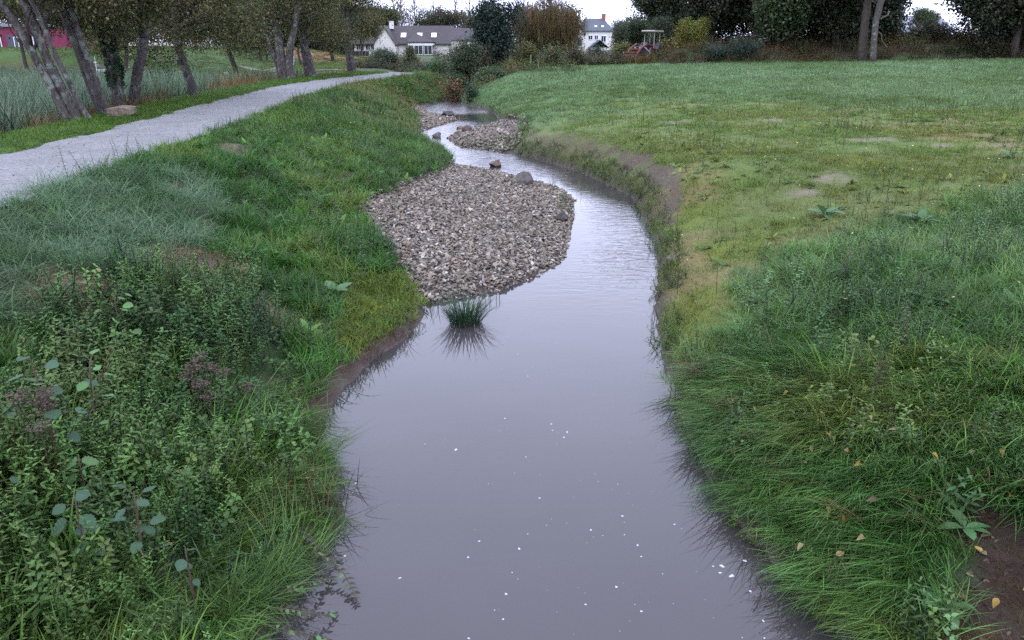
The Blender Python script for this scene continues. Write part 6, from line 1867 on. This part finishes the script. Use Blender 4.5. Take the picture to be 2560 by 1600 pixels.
# ---------------------------------------------------------------- single plants of the foreground
M['alder_leaf'] = foliage_mat('alder_sapling_leaf', .6, .28, .25, (.044, .092, .050))
M['alder_leaf2'] = foliage_mat('alder_sapling_leaf_green', .6, .3, .3, (.080, .160, .050))
M['dock_leaf'] = foliage_mat('dock_leaf', .55, .35, .3, (.065, .145, .050))
M['rush'] = foliage_mat('rush_blade', .5, .4, .15, (.022, .062, .024))
M['trail_leaf'] = foliage_mat('trailing_leaf', .6, .3, .15, (.030, .034, .018))
M['dead_flower'] = solid('dead_flower', (.080, .062, .046), .9, .35, 60)
M['stem_brown'] = solid('brown_stem', (.07, .045, .032), .8, .3, 12)
M['stem_green'] = solid('green_stem', (.05, .09, .035), .7, .3, 12)

def round_leaf(name, mat, seed, dents=11):
    """broad alder leaf: toothed outline, pleated either side of the midrib"""
    rs = random.Random(seed)
    vs = [(0, 0, 0)]; n = dents
    up = []; dn = []
    for i in range(n + 1):
        t = i / n
        w = .46 * math.sin(PI * min(1, t ** .8 * .97 + .03)) ** .75
        if i == n: w = .06
        w *= 1 + (.09 if i % 2 else -.05) + rs.uniform(-.04, .04)
        pl = .035 * (1 if i % 2 else -1)
        up.append((t, w, .10 * w + pl * .6)); dn.append((t, -w, .10 * w + pl * .6))
    mid = [(i / n, 0, -.05 * (i / n) ** 2) for i in range(n + 1)]
    vs = mid + up + dn; m_ = n + 1
    fs = []
    for i in range(n):
        fs.append((i, i + 1, m_ + i + 1, m_ + i)); fs.append((i, 2 * m_ + i, 2 * m_ + i + 1, i + 1))
    mb = MB(); mb.add(vs, fs, rs.uniform(.35, .65))
    return mb.mesh(name, M[mat])
AL = [round_leaf('leaf', 'alder_leaf', i) for i in range(4)]
AG = [round_leaf('leaf', 'alder_leaf2', i + 9) for i in range(3)]

def sapling(label, px, py, H, n, L, seed, lean=(0, 0), green=0.0, spread=.16, lift=.0):
    rs = random.Random(seed)
    x, y = hit(px, py)
    z = gz(x, y) + lift
    r = empty('alder_sapling', (x, y, z), 0, label, 'sapling', 'young alders on the left bank')
    mb = MB()
    P = [Vector((lean[0] * t * t, lean[1] * t * t, H * t)) for t in (0, .2, .4, .6, .8, 1)]
    P[0].z = -lift - .02
    mb.tube(P, [.008, .0075, .007, .006, .005, .003], 6)
    st = mb.build('stem', M['stem_brown'], r, True)
    for i in range(n):
        t = .35 + .65 * (i + .5) / n
        q = t * 5; a = min(4, int(q)); p = P[a].lerp(P[a + 1], q - a)
        th = i * 2.4 + rs.uniform(-.5, .5)
        off = spread * rs.uniform(.15, 1) * (1.1 - .5 * t)
        p2 = p + Vector((math.cos(th) * off, math.sin(th) * off, rs.uniform(.0, .05)))
        b = MB(); b.tube([p, p2], [.003, .002], 4); b.build('leaf_stalk', M['stem_brown'], st)
        sz = L * rs.uniform(.65, 1.15)
        inst('leaf', (rs.choice(AG) if rs.random() < green else rs.choice(AL)), r, p2, (rs.uniform(-.5, .5), rs.uniform(-.35, .7), th), (sz, sz, sz))
    return r
sapling('young alder with large grey green leaves, nearest the lower left corner', 232, 1470, .62, 9, .100, 1, (.0, .02), spread=.10)
sapling('young alder with a dark stem and pale blue green leaves right of its neighbour', 372, 1470, .66, 10, .088, 2, (.02, 0), spread=.11)
sapling('bushy young alder with many round leaves at the left edge of the nettles', 160, 1190, .85, 16, .095, 3, (-.05, 0), .25, .22)
sapling('leafy young alder in front of the withered brown flower heads', 255, 1150, .75, 12, .09, 4, (.05, 0), .5, .2)
sapling('small young alder growing at the left border of the picture', 25, 1330, .5, 7, .09, 5, (0, 0), .8, .12)
sapling('little alder shoot with one green leaf below the withered flowers', 225, 1280, .40, 5, .10, 6, (0, 0), .9, .09)
sapling('alder shoot with toothed leaves near the lower edge among brambles', 490, 1530, .45, 4, .075, 7, (0, 0), .1, .06)
sapling('young alder above the nettles in the middle of the left bank', 310, 880, .55, 9, .085, 8, (0, 0), .6, .16)

def dead_plant(label, px, py, H, n, seed):
    rs = random.Random(seed)
    x, y = hit(px, py); z = gz(x, y)
    r = empty('withered_plant', (x, y, z), 0, label, 'plant')
    for k in range(n):
        dx, dy = rs.gauss(0, .13), rs.gauss(0, .1); h = H * rs.uniform(.75, 1.05)
        mb = MB(); mb.tube([(dx * .3, dy * .3, -.02), (dx * .7, dy * .7, h * .55), (dx, dy, h)], [.005, .004, .003], 5); st = mb.build('stem', M['stem_brown'], r)
        fm = MB()
        for j in range(26):
            a = rs.uniform(0, 2 * PI); rr = .07 * math.sqrt(rs.random()); zz = h + .03 * (1 - rr / .07) + rs.uniform(-.012, .012)
            e = (dx + rr * math.cos(a), dy + rr * math.sin(a), zz)
            fm.tube([(dx, dy, h - .05), e], [.0015, .001], 3, False)
            bmx = rs.uniform(.006, .011)
            fm.add([(e[0] - bmx, e[1], e[2]), (e[0], e[1] - bmx, e[2]), (e[0] + bmx, e[1], e[2]), (e[0], e[1] + bmx, e[2]), (e[0], e[1], e[2] + bmx), (e[0], e[1], e[2] - bmx)], [(0, 1, 4), (1, 2, 4), (2, 3, 4), (3, 0, 4), (1, 0, 5), (2, 1, 5), (3, 2, 5), (0, 3, 5)])
        fm.build('flower_head', M['dead_flower'], r)
dead_plant('withered plant with fluffy brown flower heads at the left edge', 135, 1200, .62, 7, 31)
dead_plant('withered plant with purplish brown flower heads above the muddy edge', 520, 1060, .60, 7, 32)
dead_plant('withered brown flower heads right of the purplish clump', 570, 1090, .50, 4, 33)

DL = []
for i in range(3):
    mb = MB(); leaf_face(mb, (0, 0, 0), (1, 0, 0), (0, 0, 1), 1.0, .42, .5, .18, 'long', .25 + .15 * i); DL.append(mb.mesh('leaf', M['dock_leaf']))
def dock(label, px, py, n, L, seed, el=(.25, .9)):
    rs = random.Random(seed)
    x, y = hit(px, py)
    r = empty('dock_plant', (x, y, gz(x, y)), rs.uniform(0, 6), label, 'plant', 'broad leaved docks on the banks')
    for i in range(n):
        th = 2 * PI * i / n + rs.uniform(-.3, .3)
        s = L * rs.uniform(.7, 1.1)
        inst('leaf', DL[i % 3], r, (0, 0, .03), (0, -rs.uniform(*el), th), (s, s, s))
dock('dock plant with two big pale leaves on the left bank above the rush tuft', 835, 740, 5, .34, 1)
dock('dock plant with pale leaves left of the gravel bar', 790, 510, 6, .34, 2)
dock('dock plant below the blue green tussocks on the left bank', 690, 560, 5, .26, 3)
dock('dock plant with silvery leaves at the right border of the field', 2525, 395, 7, .30, 4)
dock('dock rosette at the edge of the mossy ground on the right bank', 2060, 540, 8, .32, 5)
dock('dock rosette right of the tall dark stalk on the right bank', 2300, 560, 7, .30, 6)
dock('pale dock leaves in the grass near the right border', 2290, 1105, 6, .17, 7)
dock('dock plant with broad leaves low on the near right bank', 2410, 1330, 6, .18, 8)
dock('broad leaved plant close to the lower right corner', 2350, 1530, 6, .20, 9)
dock('dock plant in the middle of the right bank weeds', 1900, 760, 6, .22, 10)
dock('dock plant among weeds right of the middle of the right bank', 2330, 760, 6, .24, 11)
dock('bright dock at the far right of the field grass', 2545, 205, 6, .5, 12)

def stalk(label, px, py, H, seed):
    rs = random.Random(seed)
    x, y = hit(px, py)
    r = empty('weed_stalk', (x, y, gz(x, y)), 0, label, 'plant', 'tall dark weed stalks')
    mb = MB(); mb.tube([(0, 0, -.02), (rs.gauss(0, .02), rs.gauss(0, .02), H * .5), (rs.gauss(0, .04), 0, H)], [.006, .005, .002], 5)
    for i in range(7):
        t = rs.uniform(.4, .95); th = rs.uniform(0, 6.3)
        mb.tube([(0, 0, H * t), (math.cos(th) * .10, math.sin(th) * .10, H * t + .09)], [.003, .0015], 3)
    mb.build('stem', M['stem_brown'], r)
    lf = MB()
    for i in range(16):
        t = rs.uniform(.1, .95); th = rs.uniform(0, 6.3)
        leaf_face(lf, (0, 0, H * t), (math.cos(th), math.sin(th), .3), (0, 0, 1), .08 * (1.2 - t), .022, .4, .2, 'long', .3)
    lf.build('leaves', M['trail_leaf'], r)
stalk('tall thin dark weed stalk standing alone on the mossy right bank', 2205, 560, .75, 1)
stalk('grey weed stalk left of the bare earth patch in the field', 2108, 365, .85, 2)
stalk('dark weed stalk at the tip of the left bank where the stream narrows', 1098, 418, .70, 3)
stalk('dark weed stalk beside another at the narrowing of the stream', 1075, 425, .55, 4)
stalk('reddish weed stalk in the middle of the right bank herbs', 2110, 710, .45, 5)
stalk('thin weed stalk near the right border above the combed grass', 2250, 880, .5, 6)
stalk('broken pale stalk lying bent in the right bank grass', 2190, 1000, .45, 7)

# rush tuft standing in the water
d_ = ray(1165, 806); t_ = -EYE / d_[2]; x, y = d_[0] * t_, d_[1] * t_
rt = empty('rush_tuft', (x, y, 0), 0, 'dark green rush tuft standing in the water at the tip of the gravel bar', 'plant')
mb = MB(); rs = random.Random(4)
for i in range(340):
    r_ = .18 * math.sqrt(rs.random()); th = rs.uniform(0, 2 * PI)
    a = th + rs.gauss(0, .5)
    blade(mb, (r_ * math.cos(th), r_ * math.sin(th), -.03), a, rs.uniform(.26, .54), .0085, rs.uniform(.0, .25) + r_ * 2.2, rs.uniform(.1, 1.1), rs.uniform(.1, .9), 5)
o = mb.build('blades', M['rush'], rt); tag(o, kind='stuff')
mb = MB()
for i in range(60):
    th = rs.uniform(0, 2 * PI); r_ = .13 * math.sqrt(rs.random())
    blade(mb, (r_ * math.cos(th), r_ * math.sin(th), .0), th + rs.gauss(0, .6), rs.uniform(.10, .2), .006, rs.uniform(.9, 1.4), .5, .2, 3)
o = mb.build('dead_blades', M['trail_leaf'], rt); tag(o, kind='stuff')
me = stone_mesh('root_clump', 'mud', 2, .5, 77); inst('root_clump', me, rt, (0, 0, -.02), (0, 0, 0), (.36, .34, .16))
# reed shoots in the water near the tuft
def shoots(label, px, py, n, H, seed, lean=.3, mat='trail_leaf'):
    rs = random.Random(seed)
    d = ray(px, py); t = -EYE / d[2]
    mb = MB()
    for i in range(n):
        blade(mb, (rs.gauss(0, .05), rs.gauss(0, .05), -.03), rs.uniform(0, 6.3), H * rs.uniform(.6, 1.1), .008, rs.uniform(.0, lean), rs.uniform(.1, .9), rs.uniform(.2, .8), 5)
    o = mb.build('water_shoots', M[mat], None, False, (d[0] * t, d[1] * t, 0)); tag(o, label, 'plant', 'dark shoots standing in the shallows')
shoots('dark dead shoots in the water right of the rush tuft', 1236, 752, 7, .22, 1)
shoots('few thin shoots in the shallows left of the rush tuft', 1085, 778, 9, .28, 2)
shoots('dark grass shoots bending over the muddy left edge', 1000, 850, 12, .30, 3, .6)
shoots('dark blades over the water below the muddy edge', 940, 905, 12, .30, 4, .7)
shoots('thin dark blades spreading on the water under the left grass', 872, 1225, 12, .32, 5, 1.2)
shoots('fan of dark blades floating beside the left bank', 840, 1320, 16, .34, 6, 1.3)
shoots('upright green shoots in the shallows of the right bank', 1640, 800, 10, .22, 7, .4)
shoots('dark stems in the water below the right bank', 1700, 1010, 8, .2, 8, .8)
# trailing plants over the water at the lower left
TL = MB(); leaf_face(TL, (0, 0, 0), (1, 0, 0), (0, 0, 1), 1, .5, .5, .15, 'ovate', .2); TLm = TL.mesh('leaf', M['trail_leaf'])
TG = MB(); leaf_face(TG, (0, 0, 0), (1, 0, 0), (0, 0, 1), 1, .5, .6, .15, 'ovate', .2); TGm = TG.mesh('leaf', M['alder_leaf2'])
def trail(label, pts, seed, L=.05, z=.05):
    rs = random.Random(seed)
    W = []
    for i, (px, py) in enumerate(pts):
        d = ray(px, py); zz = z * (1 - i / (len(pts) - 1)) * 3 + .012
        t = (zz - EYE) / d[2]; W.append(Vector((d[0] * t, d[1] * t, zz)))
    r = empty('trailing_plant', W[0], 0, label, 'plant', 'plants trailing over the water')
    W = [w - W[0] for w in W]
    mb = MB(); mb.tube(W, [.004] * len(W), 5); mb.build('stem', M['stem_brown'], r)
    for i in range(len(W) - 1):
        m_ = max(2, int((W[i + 1] - W[i]).length / .035))
        for k in range(m_):
            p = W[i].lerp(W[i + 1], k / m_)
            th = math.atan2(W[i + 1].y - W[i].y, W[i + 1].x - W[i].x)
            for s in (-1, 1):
                sz = L * rs.uniform(.6, 1.1)
                inst('leaf', TGm if rs.random() < .25 else TLm, r, p, (rs.uniform(-.5, .5), rs.uniform(-.3, .3), th + s * rs.uniform(.7, 1.3)), (sz, sz, sz))
trail('trailing plant curving out over the water from the lower left bank', [(780, 1380), (830, 1400), (860, 1435), (885, 1480), (895, 1510)], 1)
trail('dark trailing stem floating near the lower edge on the left', [(700, 1520), (760, 1530), (810, 1538), (845, 1530)], 2)
trail('trailing stem below the other floating stems on the left', [(690, 1570), (740, 1580), (790, 1590), (830, 1600)], 3)
trail('trailing leafy stem hanging from the left bank above the curved one', [(760, 1340), (800, 1372), (835, 1385), (855, 1390)], 4)
trail('trailing stem close under the bank at the lower left', [(720, 1470), (765, 1475), (800, 1460), (830, 1440)], 5)
# twigs in the shallows at the lower right
for i, (a, b, c, d, lab) in enumerate([(1893, 1430, 1905, 1470, 'dark forked twig leaning out of the shallows at the right'), (1885, 1512, 1904, 1488, 'thin dark twig floating under the forked twig'), (1912, 1498, 1950, 1502, 'branched dark twig lying in the right shallows'), (1952, 1540, 1944, 1580, 'short twig standing in the shallows near the lower edge'), (2075, 1560, 2100, 1590, 'dark rotting twig at the lower right waterline')]):
    p = ray(a, b); t = (.03 - EYE) / p[2]; A = Vector((p[0] * t, p[1] * t, .03)); p = ray(c, d); t = (.004 - EYE) / p[2]; B = Vector((p[0] * t, p[1] * t, .004))
    mb = MB(); rs = random.Random(i)
    P = limb(mb, (0, 0, 0), B - A, .004, .003, rs, 4, .1, 5)
    for k in range(4):
        q = P[rs.randrange(1, 4)]; mb.tube([q, q + Vector((rs.gauss(0, .03), rs.gauss(0, .03), rs.uniform(0, .02)))], [.0025, .001], 4)
    o = mb.build('twig', M['twig_dark'], None, False, A); tag(o, lab, 'twig')
# yellow and white flowers as a dusting
FLW = MB()
for k in range(6):
    a = 2 * PI * k / 6; FLW.add([(0, 0, .02), (.012 * math.cos(a - .4), .012 * math.sin(a - .4), .022), (.014 * math.cos(a), .014 * math.sin(a), .02), (.012 * math.cos(a + .4), .012 * math.sin(a + .4), .022)], [(0, 1, 2, 3)], .6)
FLs = [src(FLW, 'flower', M['leaf'])]
P = spots(-7.5, -4.5, 18, 34, 7, lambda x, y: isleft(x, y) * smooth(.55, .68, fbm(x * .6, y * .4, 141, 2)))
P[:, 2] += .14
layer('yellow_flowers', 'small yellow flowers on the left bank near the path', P, FLs, [(.55, .42, .03), (.50, .45, .10)], (1.0, 1.9), .3)
P = spots(2, 12, 6, 26, 1.0, lambda x, y: isright(x, y) * .9)
P[:, 2] += .17
layer('white_flowers', 'small pale flowers and seed heads scattered over the right bank', P, FLs, [(.5, .5, .42), (.55, .48, .12), (.6, .58, .55)], (.6, 1.3), .3)
